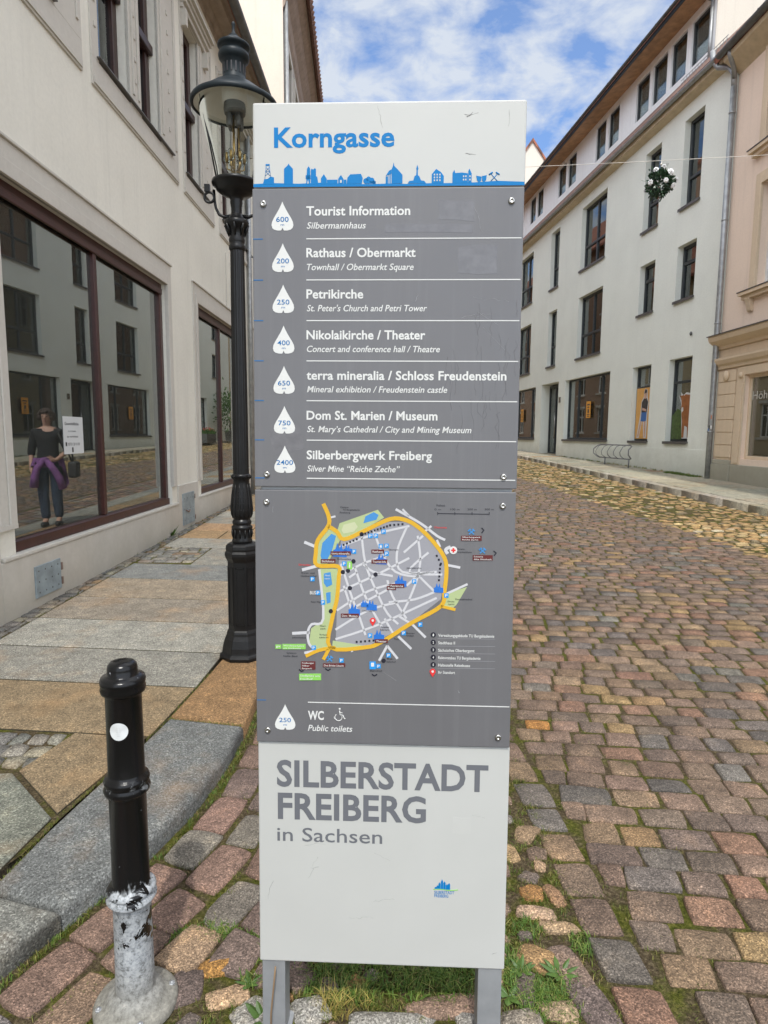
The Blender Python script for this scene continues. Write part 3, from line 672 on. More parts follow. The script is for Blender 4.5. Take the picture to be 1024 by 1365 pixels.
# footer lettering
mb = MB(); text_into(mb, 'SILBERSTADT', -.2555, .4525, .0625, .5065, .027, 0, ff); text_into(mb, 'FREIBERG', -.2535, .3705, .0625, .358, .027, 0, ff); text_into(mb, 'in Sachsen', -.2555, .3130, .0345, .2555, .006, 0, ff)
mb.build('town_name', 'letter_grey', ft, recalc=False)
mb = MB(); text_into(mb, 'SILBERSTADT', .1275, .1905, .0075, .048, .012, 0, ff); text_into(mb, 'FREIBERG', .1275, .1815, .0075, .034, .012, 0, ff)
for x, h_ in ((.128, .006), (.1325, .010), (.137, .018), (.143, .026), (.149, .021), (.155, .014), (.160, .017)):
    mb.prism([(x, .202), (x+.0055, .202), (x+.0055, .202+h_*.75), (x+.0028, .202+h_), (x, .202+h_*.75)], 0, .0006, ff)
mb.build('town_logo', 'sign_blue', ft, recalc=False)
mb = MB(); 
for i in range(7): x = .125+.0085*i; mb.prism([(x, .2005+.0012*math.sin(i)), (x+.0085, .2005+.0012*math.sin(i+1)), (x+.0085, .2022+.0012*math.sin(i+1)), (x, .2022+.0012*math.sin(i))], 0, .0009, ff)
mb.build('logo_wave', 'map_tag_green', ft)

# old sticker residue, scratches and specks on the panels
MAT['residue'] = M_plain('sticker_residue', (.138, .137, .146), .26, var=.12, vscale=60); MAT['residue_dark'] = M_plain('dark_sticker_residue', (.128, .126, .135), .5, var=.15, vscale=50); MAT['speck'] = M_plain('dark_scratch', (.27, .27, .26), .7, var=.4, vscale=90); MAT['scrape'] = M_plain('pale_scrape', (.26, .26, .27), .5, var=.3, vscale=90); MAT['ghost'] = M_plain('ghost_of_old_sticker', (.452, .457, .439), .45, var=.04)
def mark(mat, polys, fn, par, nm, d=.00025):
    mb = MB()
    for q in polys: mb.prism(q, 0, d, fn)
    return mb.build(nm, mat, par)
def rq(x0, x1, z0, z1, j=.002): r_ = lambda: random.uniform(-j, j); return [(x0+r_(), z0+r_()), ((x0+x1)/2, z0+r_()), (x1+r_(), z0+r_()), (x1+r_(), (z0+z1)/2), (x1+r_(), z1+r_()), ((x0+x1)/2, z1+r_()), (x0+r_(), z1+r_())]
mark('residue', [rq(-.005, .19, 1.738, 1.758, .003)], fp, up, 'sticker_residue'); mark('residue', [rq(.155, .245, 1.652, 1.712, .004)], fp, up, 'sticker_residue'); mark('residue', [rq(.115, .19, 1.766, 1.81, .004)], fp, up, 'sticker_residue')
mark('residue_dark', [[(-.27, 1.30), (-.20, 1.318), (-.185, 1.262), (-.255, 1.246)]], fp, up, 'sticker_residue', .0002)
mark('ghost', [rq(.168, .212, .345, .385, .002)], ff, ft, 'sticker_ghost')
def squiggle(x, z, dx, dz, n, w, fnY, mat, par, nm):
    mb = MB(); P = [(x+dx*k/n+random.uniform(-1, 1)*abs(dz+dx)*.06, fnY, z+dz*k/n+random.uniform(-1, 1)*abs(dx+dz)*.06) for k in range(n+1)]
    mb.tube(P, [w*random.uniform(.3, 1) for _ in P], 4, sm=False); return mb.build(nm, mat, par, recalc=False)
for a in ((-.025, 2.012, .012, -.045, 8, .0005), (.165, 1.990, .03, .004, 6, .0009), (.172, 1.985, .012, .012, 5, .0012), (.17, 1.909, .022, -.003, 5, .001), (.262, 2.00, .001, -.035, 4, .0005)): squiggle(*a, HY, 'speck', hd, 'scratch')
for a in ((-.16, .275, -.02, -.06, 7, .0006), (-.175, .245, .02, .003, 5, .0009), (-.02, .165, .05, .008, 7, .0008), (-.08, .12, .06, .004, 7, .0006), (-.19, .305, .05, .003, 5, .0005), (-.28, .16, .012, .05, 5, .0005), (-.02, .29, .04, -.02, 5, .0004), (.215, .392, .03, -.006, 4, .0006), (.27, .04, .012, .004, 4, .0007)): squiggle(*a, FY, 'speck', ft, 'scratch')
for a in ((.19, 1.80, .02, -.06, 6, .0006), (.2, 1.57, .05, -.03, 8, .0005), (.17, 1.555, .06, .01, 8, .0005), (.19, 1.60, .08, -.01, 8, .0004), (.215, 1.535, .05, -.05, 8, .0004), (.07, 1.61, -.006, -.02, 4, .0008)): squiggle(*a, PY, 'scrape', up, 'scratch')
for a in ((.175, .70, .003, -.006, 3, .0011), (-.26, 1.128, .0, -.014, 4, .0006), (.0, .74, .03, -.02, 6, .0003)): squiggle(*a, PY, 'scrape', mp_, 'scratch')
for k in range(26): squiggle(random.uniform(.13, .29), random.uniform(1.35, 1.6), random.uniform(-.002, .002), -random.uniform(.04, .13), 6, .0006, PY, 'residue', up, 'drip_mark')

# ---- the town map printed on the lower grey panel
def mc(cx, cy):
    xl = 32+6*(cy-35)/920; xr = 985-20*(cy-45)/940; yt = 35+10*(cx-32)/953; yb = 955+30*(cx-38)/927
    return (-.302+.6*(cx-xl)/(xr-xl), 1.1665-.603*(cy-yt)/(yb-yt))
LAY = {}
def lay(k):
    if k not in LAY: LAY[k] = MB()
    return LAY[k]
def poly(mat, pts, lv):
    lay(mat).prism([mc(*p) for p in pts], 0, .0003*lv, fp)
def ribbon(mat, pts, w, lv):
    P = [Vector(mc(*p)) for p in pts]; w *= .6/953/2; L_, R_ = [], []
    for i, p in enumerate(P):
        t_ = (P[min(i+1, len(P)-1)]-P[max(i-1, 0)]).normalized(); n_ = Vector((-t_.y, t_.x)); L_.append(p+n_*w); R_.append(p-n_*w)
    for i in range(len(P)-1): lay(mat).prism([tuple(L_[i]), tuple(L_[i+1]), tuple(R_[i+1]), tuple(R_[i])], 0, .0003*lv, fp)
def curve(pts, k=4):
    out = []; n = len(pts)
    for i in range(n-1):
        p0, p1, p2, p3 = pts[max(i-1, 0)], pts[i], pts[i+1], pts[min(i+2, n-1)]
        for j in range(k):
            t_ = j/k; out.append(tuple(.5*((2*p1[a])+(-p0[a]+p2[a])*t_+(2*p0[a]-5*p1[a]+4*p2[a]-p3[a])*t_*t_+(-p0[a]+3*p1[a]-3*p2[a]+p3[a])*t_**3) for a in (0, 1)))
    return out+[pts[-1]]
core = [(350, 215), (520, 150), (600, 150), (650, 190), (720, 270), (730, 330), (715, 430), (600, 520), (450, 600), (330, 605), (335, 470), (340, 320)]
poly('map_block', core, 1)
poly('map_green', [(335, 185), (345, 155), (485, 107), (508, 135), (420, 185), (360, 215)], 1); poly('map_park', [(352, 180), (360, 160), (400, 150), (412, 168), (398, 185), (360, 192)], 2); poly('map_lake', [(432, 155), (440, 130), (470, 115), (488, 125), (480, 142)], 2)
poly('map_green', [(262, 230), (310, 170), (350, 210), (300, 300), (262, 300)], 1); poly('map_lake', [(275, 270), (282, 225), (315, 192), (332, 200), (318, 250), (300, 285), (280, 290)], 2)
poly('map_green', [(270, 318), (338, 318), (335, 400), (320, 470), (305, 610), (245, 612), (232, 590), (240, 535), (285, 505)], 1); poly('map_lake', [(287, 335), (312, 330), (318, 375), (298, 385), (287, 370)], 2); poly('map_lake', [(295, 405), (312, 402), (312, 440), (298, 445)], 2)
poly('map_green', [(722, 455), (735, 410), (810, 385), (772, 450), (755, 465)], 1); poly('map_green', [(320, 580), (440, 600), (380, 612), (318, 605)], 2)
for pts in ([(350, 340), (430, 300), (520, 270)], [(345, 240), (470, 195), (600, 165)], [(345, 400), (470, 345), (600, 280)], [(335, 470), (450, 400), (560, 370)], [(330, 540), (450, 470), (560, 440)], [(330, 575), (480, 525), (700, 425)],
            [(425, 190), (440, 300), (480, 400), (520, 480), (560, 520)], [(350, 300), (390, 420), (420, 500), (440, 560)], [(470, 180), (500, 260), (550, 330), (640, 350)], [(400, 310), (440, 420), (500, 530)], [(590, 170), (555, 260), (575, 330), (700, 330)], [(650, 200), (580, 260)], [(670, 260), (600, 330), (720, 340)], [(630, 200), (640, 280), (630, 350), (600, 430), (570, 490)],
            [(525, 440), (620, 430), (700, 400)], [(640, 350), (690, 400)], [(360, 380), (400, 500)], [(520, 360), (540, 420), (590, 500)], [(430, 300), (470, 330), (540, 345)], [(560, 490), (600, 515)], [(510, 500), (545, 560)], [(405, 455), (520, 395)], [(590, 380), (640, 340), (690, 330)], [(380, 350), (410, 330)]):
    ribbon('map_road', curve(pts), 8, 2)
for pts, w in (([(330, 130), (310, 135)], 7), ([(550, 105), (640, 155), (700, 200), (730, 215)], 9), ([(575, 105), (600, 130)], 7), ([(650, 190), (680, 165)], 8), ([(215, 222), (255, 238)], 11), ([(207, 322), (262, 308)], 11), ([(170, 553), (235, 550)], 11), ([(740, 265), (732, 250), (750, 240)], 12), ([(785, 315), (735, 305)], 9), ([(735, 410), (812, 375)], 8),
               ([(610, 520), (660, 570)], 9), ([(560, 565), (608, 612)], 9), ([(520, 600), (558, 648)], 9), ([(520, 600), (490, 655)], 9), ([(385, 605), (392, 622)], 8), ([(215, 625), (250, 615), (232, 590), (228, 550), (242, 520), (285, 500), (270, 320)], 9), ([(700, 215), (712, 240)], 8)):
    ribbon('map_road', curve(pts), w, 2)
ring = [(285, 85), (305, 130), (303, 165), (265, 215), (258, 260), (262, 305), (340, 310), (342, 350), (335, 430), (318, 500), (310, 605), (440, 605), (500, 585), (610, 515), (715, 455), (728, 400), (735, 330), (728, 280), (690, 225), (640, 175), (590, 145), (530, 140), (440, 180), (362, 212), (335, 185), (303, 165)]
ribbon('map_yellow', curve(ring), 15, 3); ribbon('map_yellow', curve([(220, 637), (270, 615), (330, 605)]), 13, 3); ribbon('map_yellow', [(285, 650), (305, 612)], 13, 3); ribbon('map_yellow', [(715, 455), (768, 468)], 11, 3)
def dots(p0, p1, n, s=7):
    for i in range(n):
        x, y = p0[0]+(p1[0]-p0[0])*i/(n-1), p0[1]+(p1[1]-p0[1])*i/(n-1); poly('map_black', [(x-s/2, y-s/2), (x+s/2, y-s/2), (x+s/2, y+s/2), (x-s/2, y+s/2)], 4)
dots((360, 232), (408, 212), 5); dots((428, 195), (530, 162), 10); dots((530, 162), (575, 158), 4); dots((700, 272), (715, 300), 3); dots((713, 305), (708, 360), 5); dots((408, 585), (470, 580), 5)
def disc(mat, x, y, r_, lv): poly(mat, [(x+r_*math.cos(k*.5236), y+r_*math.sin(k*.5236)) for k in range(12)], lv)
for x, y in ((396, 291), (357, 330), (376, 325), (477, 339), (383, 388), (313, 472), (426, 194), (507, 655)): disc('map_black', x, y, 8, 4)
def bld(x, y, s=1):
    poly('map_lake', [(x-18*s, y+16*s), (x+20*s, y+18*s), (x+20*s, y-2*s), (x+8*s, y-4*s), (x+6*s, y-20*s), (x-1*s, y-4*s), (x-6*s, y-22*s), (x-12*s, y-4*s), (x-18*s, y-2*s)], 4)
MAT['map_building'] = M_plain('map_building_blue', (.012, .13, .48), .45, var=.05)
def bld(x, y, s=1):
    poly('map_building', [(x-18*s, y+16*s), (x+20*s, y+18*s), (x+20*s, y-2*s), (x+8*s, y-4*s), (x+6*s, y-20*s), (x-1*s, y-4*s), (x-6*s, y-22*s), (x-12*s, y-4*s), (x-18*s, y-2*s)], 4)
for x, y, s in ((345, 253, 1.3), (375, 248, .8), (497, 285, 1), (568, 365, 1.1), (462, 452, 1), (436, 445, .7), (398, 468, 1.1), (489, 562, 1), (706, 390, .9)): bld(x, y, s)
def ptag(x, y, s='P', w=16):
    poly('map_lake' if False else 'map_sign_blue', [(x-w/2, y-8), (x+w/2, y-8), (x+w/2, y+8), (x-w/2, y+8)], 4)
    u, v = mc(x, y+5); text_into(lay('letter_white'), s, u, v, .0065, w*.6/953*.55, .02, 0, fp, 'C', .0015)
flat('map_sign_blue', (.02, .25, .62))
for a in ((458, 200), (478, 200), (506, 185), (496, 237, 'i'), (517, 236), (398, 256), (517, 264), (362, 300), (618, 365), (735, 416), (245, 355), (266, 405), (284, 440), (640, 522), (580, 553), (457, 562), (525, 635), (488, 675), (352, 653), (250, 606)): ptag(*a)
poly('map_sign_blue', [(455, 658), (478, 658), (478, 686), (455, 686)], 4); poly('letter_white', [(461, 662), (472, 662), (472, 676), (461, 676)], 5)
poly('map_tag_green', [(373, 292), (391, 292), (391, 320), (373, 320)], 4); u, v = mc(382, 314); text_into(lay('letter_white'), 'i', u, v, .012, .0035, .02, 0, fp, 'C', .0015)
disc('letter_white', 760, 252, 14, 4); poly('map_red', [(752, 249), (768, 249), (768, 255), (752, 255)], 5); poly('map_red', [(757, 244), (763, 244), (763, 260), (757, 260)], 6)
def label(mat, x0, x1, y0, y1, lines, col='letter_white'):
    if mat: poly(mat, [(x0, y0), (x1, y0), (x1, y1), (x0, y1)], 5)
    n = len(lines); hh = (y1-y0)/n
    for i, s in enumerate(lines):
        u, v = mc(x0+4, y0+hh*(i+.78)); text_into(lay(col), s, u, v, hh*.55*.6/953, (x1-x0-8)*.6/953*min(1, len(s)/max(len(q) for q in lines)+.02), .006, 0, fp, 'L', .0019)
for x0, x1, y, s in ((312, 386, 262, 'terra mineralia'), (462, 508, 256, 'Rathaus'), (462, 520, 292, 'Tourist-Info'), (276, 330, 290, 'Schloss'), (528, 582, 380, 'Petrikirche'), (350, 416, 488, 'Dom / Museum'), (475, 522, 582, 'Theater'), (518, 552, 388, 'Museum')): label('map_brown', x0, x1, y-7, y+7, [s])
label('map_brown', 788, 862, 200, 218, ['Silberbergwerk', 'Reiche Zeche']); label('map_brown', 830, 902, 270, 289, ['Schacht', 'Alte Elisabeth']); label('map_brown', 203, 256, 656, 686, ['Freiberger', 'Silber', 'Bergwerk']); label('map_brown', 284, 366, 664, 677, ['Drei Br\u00fcder Schacht'])
label('map_tag_green', 134, 220, 592, 611, ['Wanderparkplatz', 'am Stadtwald']); label('map_tag_green', 108, 130, 594, 609, ['P']); label('map_tag_green', 196, 277, 702, 726, ['Stellplatz am', 'Friedhof'])
for x, y in ((825, 187), (865, 255), (308, 648)):
    ribbon('map_lake', [(x-9, y+8), (x+9, y-8)], 4, 5); ribbon('map_lake', [(x-9, y-8), (x+9, y+8)], 4, 6); ribbon('map_lake', [(x-12, y-3), (x-3, y-11)], 5, 6); ribbon('map_lake', [(x+3, y-11), (x+12, y-3)], 5, 6)
for pts in ([(862, 172), (870, 180), (862, 190)], [(905, 255), (915, 262), (907, 272)], [(196, 685), (203, 693), (212, 690)], [(292, 683), (303, 690), (312, 684)], [(464, 705), (474, 711), (483, 705)]): ribbon('map_black', pts, 4, 4)
for x, y, w, s in ((348, 100, 30, 'Campus'), (357, 109, 62, 'TU Bergakademie'), (346, 119, 38, 'Freiberg'), (205, 335, 48, 'Kunst- und'), (203, 346, 58, 'Handwerkerhof'), (240, 440, 36, 'Roter Weg'), (170, 570, 52, 'Johannisbad'), (150, 627, 38, 'Schwimm-'), (138, 638, 52, 'halle Bad'), (775, 250, 28, 'Kreis-'), (775, 261, 52, 'krankenhaus'), (768, 432, 62, 'Donatsfriedhof'), (740, 440, 26, 'Donats-'), (742, 450, 22, 'turm'), (457, 694, 46, 'Bahnhof'), (520, 650, 24, 'Bus-'), (518, 661, 34, 'bahnhof'), (590, 556, 32, 'Roter'), (590, 565, 28, 'Graben'), (590, 318, 54, 'Jakobikirche'), (525, 252, 36, 'Obermarkt'), (430, 473, 44, 'Untermarkt'), (497, 533, 30, 'Postplatz'), (495, 543, 32, 'Buttermarkt'), (272, 528, 24, 'Albert-'), (275, 538, 20, 'park'), (272, 560, 30, 'Kreuz-'), (270, 570, 34, 'teich'), (337, 285, 50, 'Schlossplatz'), (545, 577, 18, 'Post')):
    u, v = mc(x, y); text_into(lay('map_black'), s, u, v, 7*.6/953*.8, w*.6/953, .004, 0, fp, 'L', .0012)
for x, y, w, s in ((690, 173, 46, 'Chemnitz'), (195, 306, 44, 'Dresden')):
    u, v = mc(x, y); text_into(lay('map_red'), s, u, v, .0042, w*.6/953, .006, 0, fp, 'L', .0012)
u, v = mc(236, 410); text_into(lay('letter_white'), 'BUS', u, v, .0075, .014, .02, 0, fp, 'L', .0012)
for x, y, s in ((292, 345, 'Mittel-'), (290, 356, 'teich')):
    u, v = mc(x, y); text_into(lay('letter_white'), s, u, v, .004, .012, .0, 0, fp, 'L', .0015)
u, v = mc(698, 95); text_into(lay('map_black'), 'Ma\u00dfstab', u, v, .0045, .020, .0, 0, fp)
ribbon('map_black', [(703, 120), (890, 123)], 2.2, 3)
for i, s in enumerate(('0 m', '100 m', '200 m', '300 m')):
    x = 703+62*i; ribbon('map_black', [(x, 115), (x, 125)], 2.2, 4); u, v = mc(x, 109); text_into(lay('map_black'), s, u, v, .0042, .006+.003*len(s), .0, 0, fp, 'C')
for i, s in enumerate(('Verwaltungsgeb\u00e4ude TU Bergakademie', 'Stadthaus II', 'S\u00e4chsisches Oberbergamt', 'Rektoratsbau TU Bergakademie', 'Haltestelle Reisebusse')):
    y = 560+27.5*i; disc('map_black', 688, y, 9.5, 4); u, v = mc(688, y+4.5); text_into(lay('letter_white'), str(i+1), u, v, .0055, .003, .02, 0, fp, 'C', .0016)
    u, v = mc(706, y+7); w = (206, 62, 134, 156, 118)[i]; text_into(lay('letter_white'), s, u, v, .0068, w*.6/953, .012, 0, fp); ribbon('map_road_rule', [(704, y+14), (912, y+17)], 1, 1)
flat('map_road_rule', (.28, .28, .30))
u, v = mc(706, 704); text_into(lay('letter_white'), 'Ihr Standort', u, v, .0068, 62*.6/953, .012, 0, fp)
for x, y in ((686, 700), (467, 511)):
    poly('map_red', [(x, y+16), (x-10, y), (x-11, y-6), (x-7, y-12), (x, y-15), (x+7, y-12), (x+11, y-6), (x+10, y)], 6); disc('letter_white', x, y-5, 4.5, 7)
for k, mbk in LAY.items():
    nm = {'letter_white': 'map_lettering', 'map_black': 'map_black_print', 'map_road': 'map_streets', 'map_yellow': 'map_ring_road', 'map_lake': 'map_lakes', 'map_green': 'map_parks', 'map_brown': 'map_brown_labels', 'map_red': 'map_red_print', 'map_block': 'map_town_blocks', 'map_building': 'map_landmarks', 'map_sign_blue': 'map_parking_signs', 'map_tag_green': 'map_green_labels', 'map_park': 'map_garden', 'map_road_rule': 'map_legend_rules'}[k]
    mbk.build(nm, k, mp_, recalc=False)

# ------------------------------------------------------------------ bollard
m, t, b = newmat('bollard_chipped_paint')
geo = objcoord(t); sx = t.nodes.new('ShaderNodeSeparateXYZ'); t.links.new(geo, sx.inputs[0])
n1 = noise(t, 19, 6, .6, None, .5); n2 = noise(t, 9, 4, .6, mapping(t, (1.6, 1.6, .55)))
zz = sx.outputs[2]
edge = math_(t, 'ADD', zz, math_(t, 'MULTIPLY', math_(t, 'SUBTRACT', n2, .5), .30))
worn = ramp(t, edge, [(.352, 1.0), (.364, 0.0)], 'LINEAR')                       # low part: paint gone
spot = ramp(t, n1, [(.44, 1.0), (.45, 0.0)])                                    # islands of paint that stayed
inz = ramp(t, zz, [(.15, 0.0), (.20, 1.0)])
nick = ramp(t, noise(t, 42, 3, .5), [(.745, 0.0), (.76, 1.0)])                      # small nicks higher up
ringz = ramp(t, zz, [(.600, 0.0), (.606, 1.0), (.644, 1.0), (.650, 0.0)]); ringn = ramp(t, noise(t, 26, 6, .7), [(.56, 0.0), (.62, .35)])      # rubbed ring
bare = math_(t, 'MAXIMUM', math_(t, 'MULTIPLY', worn, math_(t, 'SUBTRACT', 1.0, math_(t, 'MULTIPLY', spot, inz))), math_(t, 'MAXIMUM', math_(t, 'MULTIPLY', nick, .9), math_(t, 'MULTIPLY', ringz, ringn)))
f3 = noise(t, 75, 5, .75)
bc = ramp(t, f3, [(.30, (.05, .05, .05)), (.40, (.17, .18, .185)), (.50, (.33, .35, .37)), (.68, (.48, .50, .51))])
low = ramp(t, zz, [(.02, 1.0), (.16, 0.0)]); bc = mixrgb(t, low, bc, ramp(t, f3, [(.3, (.11, .105, .09)), (.6, (.235, .225, .195)), (.75, (.34, .315, .26))]))
t.links.new(mixrgb(t, bare, (.006, .006, .0065), bc), b.inputs['Base Color'])
t.links.new(ramp(t, bare, [(0, .2), (1, .75)]), b.inputs['Roughness'])
bump(t, b, math_(t, 'ADD', math_(t, 'MULTIPLY', bare, -.6), math_(t, 'MULTIPLY', f3, .25)), .5, .004)
b.inputs['Specular IOR Level'].default_value = .3; MAT['bollard'] = m
bo = empty('bollard', (-.648, 1.512, G(0, 1.51)-.004)); bo.rotation_euler = (R(.4), R(.3), R(0))
tag(bo, 'black cast bollard on cobbles with paint flaked white towards its round foot', 'bollard')
mb = MB()
mb.lathe([(0.0504, .045), (0.04948, .08), (0.04809, .12), (0.0467, .300), (0.04855, .304), (0.05595, .309), (0.06218, .318), (0.05595, .327), (0.05318, .329), (0.05549, .332), (0.06113, .341), (0.05503, .350), (0.04809, .354), (0.04578, .36), (0.04485, .600), (0.04763, .604), (0.0541, .608), (0.05641, .617), (0.05318, .626), (0.05133, .628), (0.05318, .631), (0.05549, .640), (0.05225, .648), (0.04624, .652), (0.04393, .658), (0.043, .862),
          (0.04624, .866), (0.05225, .870), (0.0541, .879), (0.05179, .888), (0.05318, .891), (0.0541, .899), (0.05133, .907), (0.04069, .911), (0.0356, .914), (0.0356, .930), (0.03375, .938), (0.02867, .944), (0.01665, .947), (0.0, .948)], 48, cap=False)
mb.build('post', 'bollard', bo)
mb = MB(); mb.lathe([(.106, 0), (.106, .012), (.102, .018), (.092, .022), (.080, .026), (.072, .034), (.066, .044), (.056, .050), (.050, .058), (.047, .07)], 48, cap=False); fl = mb.build('base_flange', 'bollard', bo)
for a in (35, 125, 215, 305):
    mb = MB(); ca, sa = .091*math.cos(R(a-8)), .091*math.sin(R(a-8))
    mb.lathe([(.009, .019), (.009, .024), (.0075, .0255), (0, .0255)], 6, c=(ca, sa, 0), sm=False, cap=False); mb.lathe([(.0045, .02), (.0045, .0285), (0, .029)], 10, c=(ca, sa, 0), cap=False)
    mb.build('anchor_bolt', 'galv', fl)
mb = MB(); n_ = 24; V = []
for k in range(n_):
    a = 2*math.pi*k/n_; u, v = .0225*math.cos(a), .0225*math.sin(a)
    ang = u/.0445+R(-86); V.append((.0448*math.cos(ang), .0448*math.sin(ang), .783+v))
ang = R(-86); V.append((.0450*math.cos(ang), .0450*math.sin(ang), .783)); mb.add(V, [(k, (k+1) % n_, n_) for k in range(n_)])
stk = mb.build('round_sticker', 'paper', bo)
mb = MB()
for j, z in enumerate((.792, .787, .782, .777, .772)):
    w = (.004, .006, .005, .006, .003)[j]
    for k in range(5):
        a = R(-86)+((k-2)/2*w)/.0445; mb.add([(.0453*math.cos(a-.012), .0453*math.sin(a-.012), z), (.0453*math.cos(a+.012), .0453*math.sin(a+.012), z), (.0453*math.cos(a+.012), .0453*math.sin(a+.012), z+.002), (.0453*math.cos(a-.012), .0453*math.sin(a-.012), z+.002)], [(0, 1, 2, 3)])
MAT['faded_print'] = M_plain('faded_grey_print', (.5, .5, .5), .6); mb.build('faded_print', 'faded_print', stk)

# ------------------------------------------------------------------ street lamp
LX, LY = -.868, 3.83; LZ = S_(0, LY)
la = empty('street_lamp', (LX, LY, LZ)); zr = LZ; la.rotation_euler = (0, R(.15), 0)
tag(la, 'tall black historic street lamp with hooded glass lantern on the kerb', 'street lamp')
Z = lambda z: z-zr
mb = MB(); mb.lathe([(.150, 0), (.152, .018), (.146, .028), (.136, .036), (.134, .045), (.130, .075), (.118, .120), (.106, .145), (.104, .160), (.100, .170)], 8, rot=R(22.5), sm=False, cap=False)
mb.lathe([(.100, .170), (.093, .18), (.092, .60), (.096, .61), (.104, .625), (.108, .64), (.108, .655), (.100, .668), (.102, .68), (.100, .70), (.086, .712), (.06, .716)], 8, rot=R(22.5), sm=False, cap=False)
ped = mb.build('pedestal', 'lamp_paint', la, bevel=.003)
for k in range(8):            # sunk panels framed by raised fillets
    a = R(45*k); mb = MB(); M_ = Matrix.Rotation(a, 4, 'Z'); d = .092*math.cos(R(22.5))
    w = .026
    for x0, x1, z0, z1 in ((-w, -w+.006, .21, .57), (w-.006, w, .21, .57), (-w, w, .21, .217), (-w, w, .563, .57)): mb.box(d-.001, d+.0035, x0, x1, z0, z1, M_)
    mb.build('panel_fillet', 'lamp_paint', ped)
mb = MB(); o = .0
mb.lathe([(.058, .716), (.062, .722), (.060, .732), (.056, .745), (.0555, .775), (.058, .795), (.063, .803), (.064, .812), (.058, .818), (.052, .824), (.056, .83), (.0585, .842), (.054, .850), (.049, .858)], 32, cap=False)
mb.lathe([(.049, .858), (.054, .866), (.0595, .885), (.0615, .92), (.059, .97), (.053, 1.03), (.0475, 1.075), (.0475, 1.095), (.054, 1.11), (.0575, 1.122), (.054, 1.130), (.046, 1.134)], 32, cap=False)
orn = mb.build('ornament_collar', 'lamp_paint', la)
mb = MB()
for k in range(12):           # cast acanthus leaves
    a = 2*math.pi*k/12
    P = []
    for z, r_ in ((.868, .0555), (.89, .061), (.92, .063), (.96, .0605), (1.0, .057), (1.04, .0525), (1.075, .050)): P.append((r_*math.cos(a), r_*math.sin(a), z))
    mb.tube(P, [.003, .006, .0068, .006, .0055, .0045, .002], 6)
    for z, r_, dz in ((.90, .0615, .02), (.94, .0615, .02), (.98, .0585, .018), (1.02, .0545, .016)):
        for sg in (-1, 1): a2 = a+sg*.17; mb.tube([(r_*math.cos(a), r_*math.sin(a), z), ((r_+.001)*math.cos(a2), (r_+.001)*math.sin(a2), z+dz)], [.0035, .0012], 5)
    mb.tube([(.056*math.cos(a), .056*math.sin(a), .745), (.0605*math.cos(a), .0605*math.sin(a), .77), (.0615*math.cos(a), .0615*math.sin(a), .797)], [.004, .006, .003], 6)
    mb.tube([(.050*math.cos(a), .050*math.sin(a), 1.105), (.0585*math.cos(a), .0585*math.sin(a), 1.117), (.062*math.cos(a), .062*math.sin(a), 1.124)], [.004, .006, .003], 6)
mb.build('leaf_casting', 'lamp_paint', orn)
mb = MB(); mb.lathe([(.047, 1.13), (.0455, 1.5), (.040, 2.415), (.040, 2.43)], 72, cap=False, flute=.09, nfl=18); mb.build('fluted_pole', 'lamp_paint', la)
mb = MB(); mb.lathe([(.040, 2.425), (.046, 2.43), (.047, 2.45), (.041, 2.46), (.044, 2.47), (.047, 2.485), (.042, 2.50), (.043, 2.52), (.052, 2.55), (.066, 2.565), (.070, 2.58), (.066, 2.592), (.050, 2.60), (.043, 2.61), (.034, 2.625)], 32, cap=False)
for k in range(8):
    a = 2*math.pi*k/8; mb.tube([(.046*math.cos(a), .046*math.sin(a), 2.505), (.055*math.cos(a), .055*math.sin(a), 2.54), (.069*math.cos(a), .069*math.sin(a), 2.566)], [.004, .009, .005], 6)
mb.build('capital', 'lamp_paint', la)
mb = MB(); mb.lathe([(.034, 2.61), (.030, 2.63), (.031, 2.66), (.036, 2.69), (.034, 2.70), (.040, 2.72), (.085, 2.735), (.112, 2.755), (.118, 2.775), (.134, 2.782), (.137, 2.79), (.134, 2.80), (.12, 2.806), (.10, 2.808), (.0, 2.809)], 40, cap=False)
crown = mb.build('gallery_dish', 'lamp_paint', la)
mb = MB()                     # yoke with the ladder rest ring
for sg in (-1, 1):
    mb.tube([(sg*.030, 0, 2.618), (sg*.07, 0, 2.612), (sg*.10, 0, 2.625), (sg*.118, 0, 2.66), (sg*.125, 0, 2.70), (sg*.128, 0, 2.76)], [.010, .010, .009, .008, .008, .008], 8)
ring_c = Vector((-.152, -.01, 2.715))
mb.tube([(ring_c.x+.028*math.cos(2*math.pi*k/20), ring_c.y, ring_c.z+.028*math.sin(2*math.pi*k/20)) for k in range(21)], .0075, 8, cap=False)
mb.box(-.178, -.148, -.02, .0, 2.745, 2.785)
mb.build('yoke', 'lamp_paint', la)
mb = MB(); mb.lathe([(.112, 2.806), (.118, 2.85), (.145, 2.97), (.178, 3.09), (.196, 3.17), (.203, 3.215)], 40, cap=False); mb.lathe([(.1095, 2.806), (.1155, 2.85), (.1425, 2.97), (.1755, 3.09), (.1935, 3.17), (.2005, 3.215)], 40, cap=False); mb.build('lantern_glass', 'glass_lamp', la)
mb = MB()
for k in range(3):
    a = R(95+120*k); mb.tube([(.116*math.cos(a), .116*math.sin(a), 2.80), (.150*math.cos(a), .150*math.sin(a), 2.97), (.20*math.cos(a), .20*math.sin(a), 3.215)], .0045, 6)
mb.build('lantern_stay', 'lamp_paint', la)
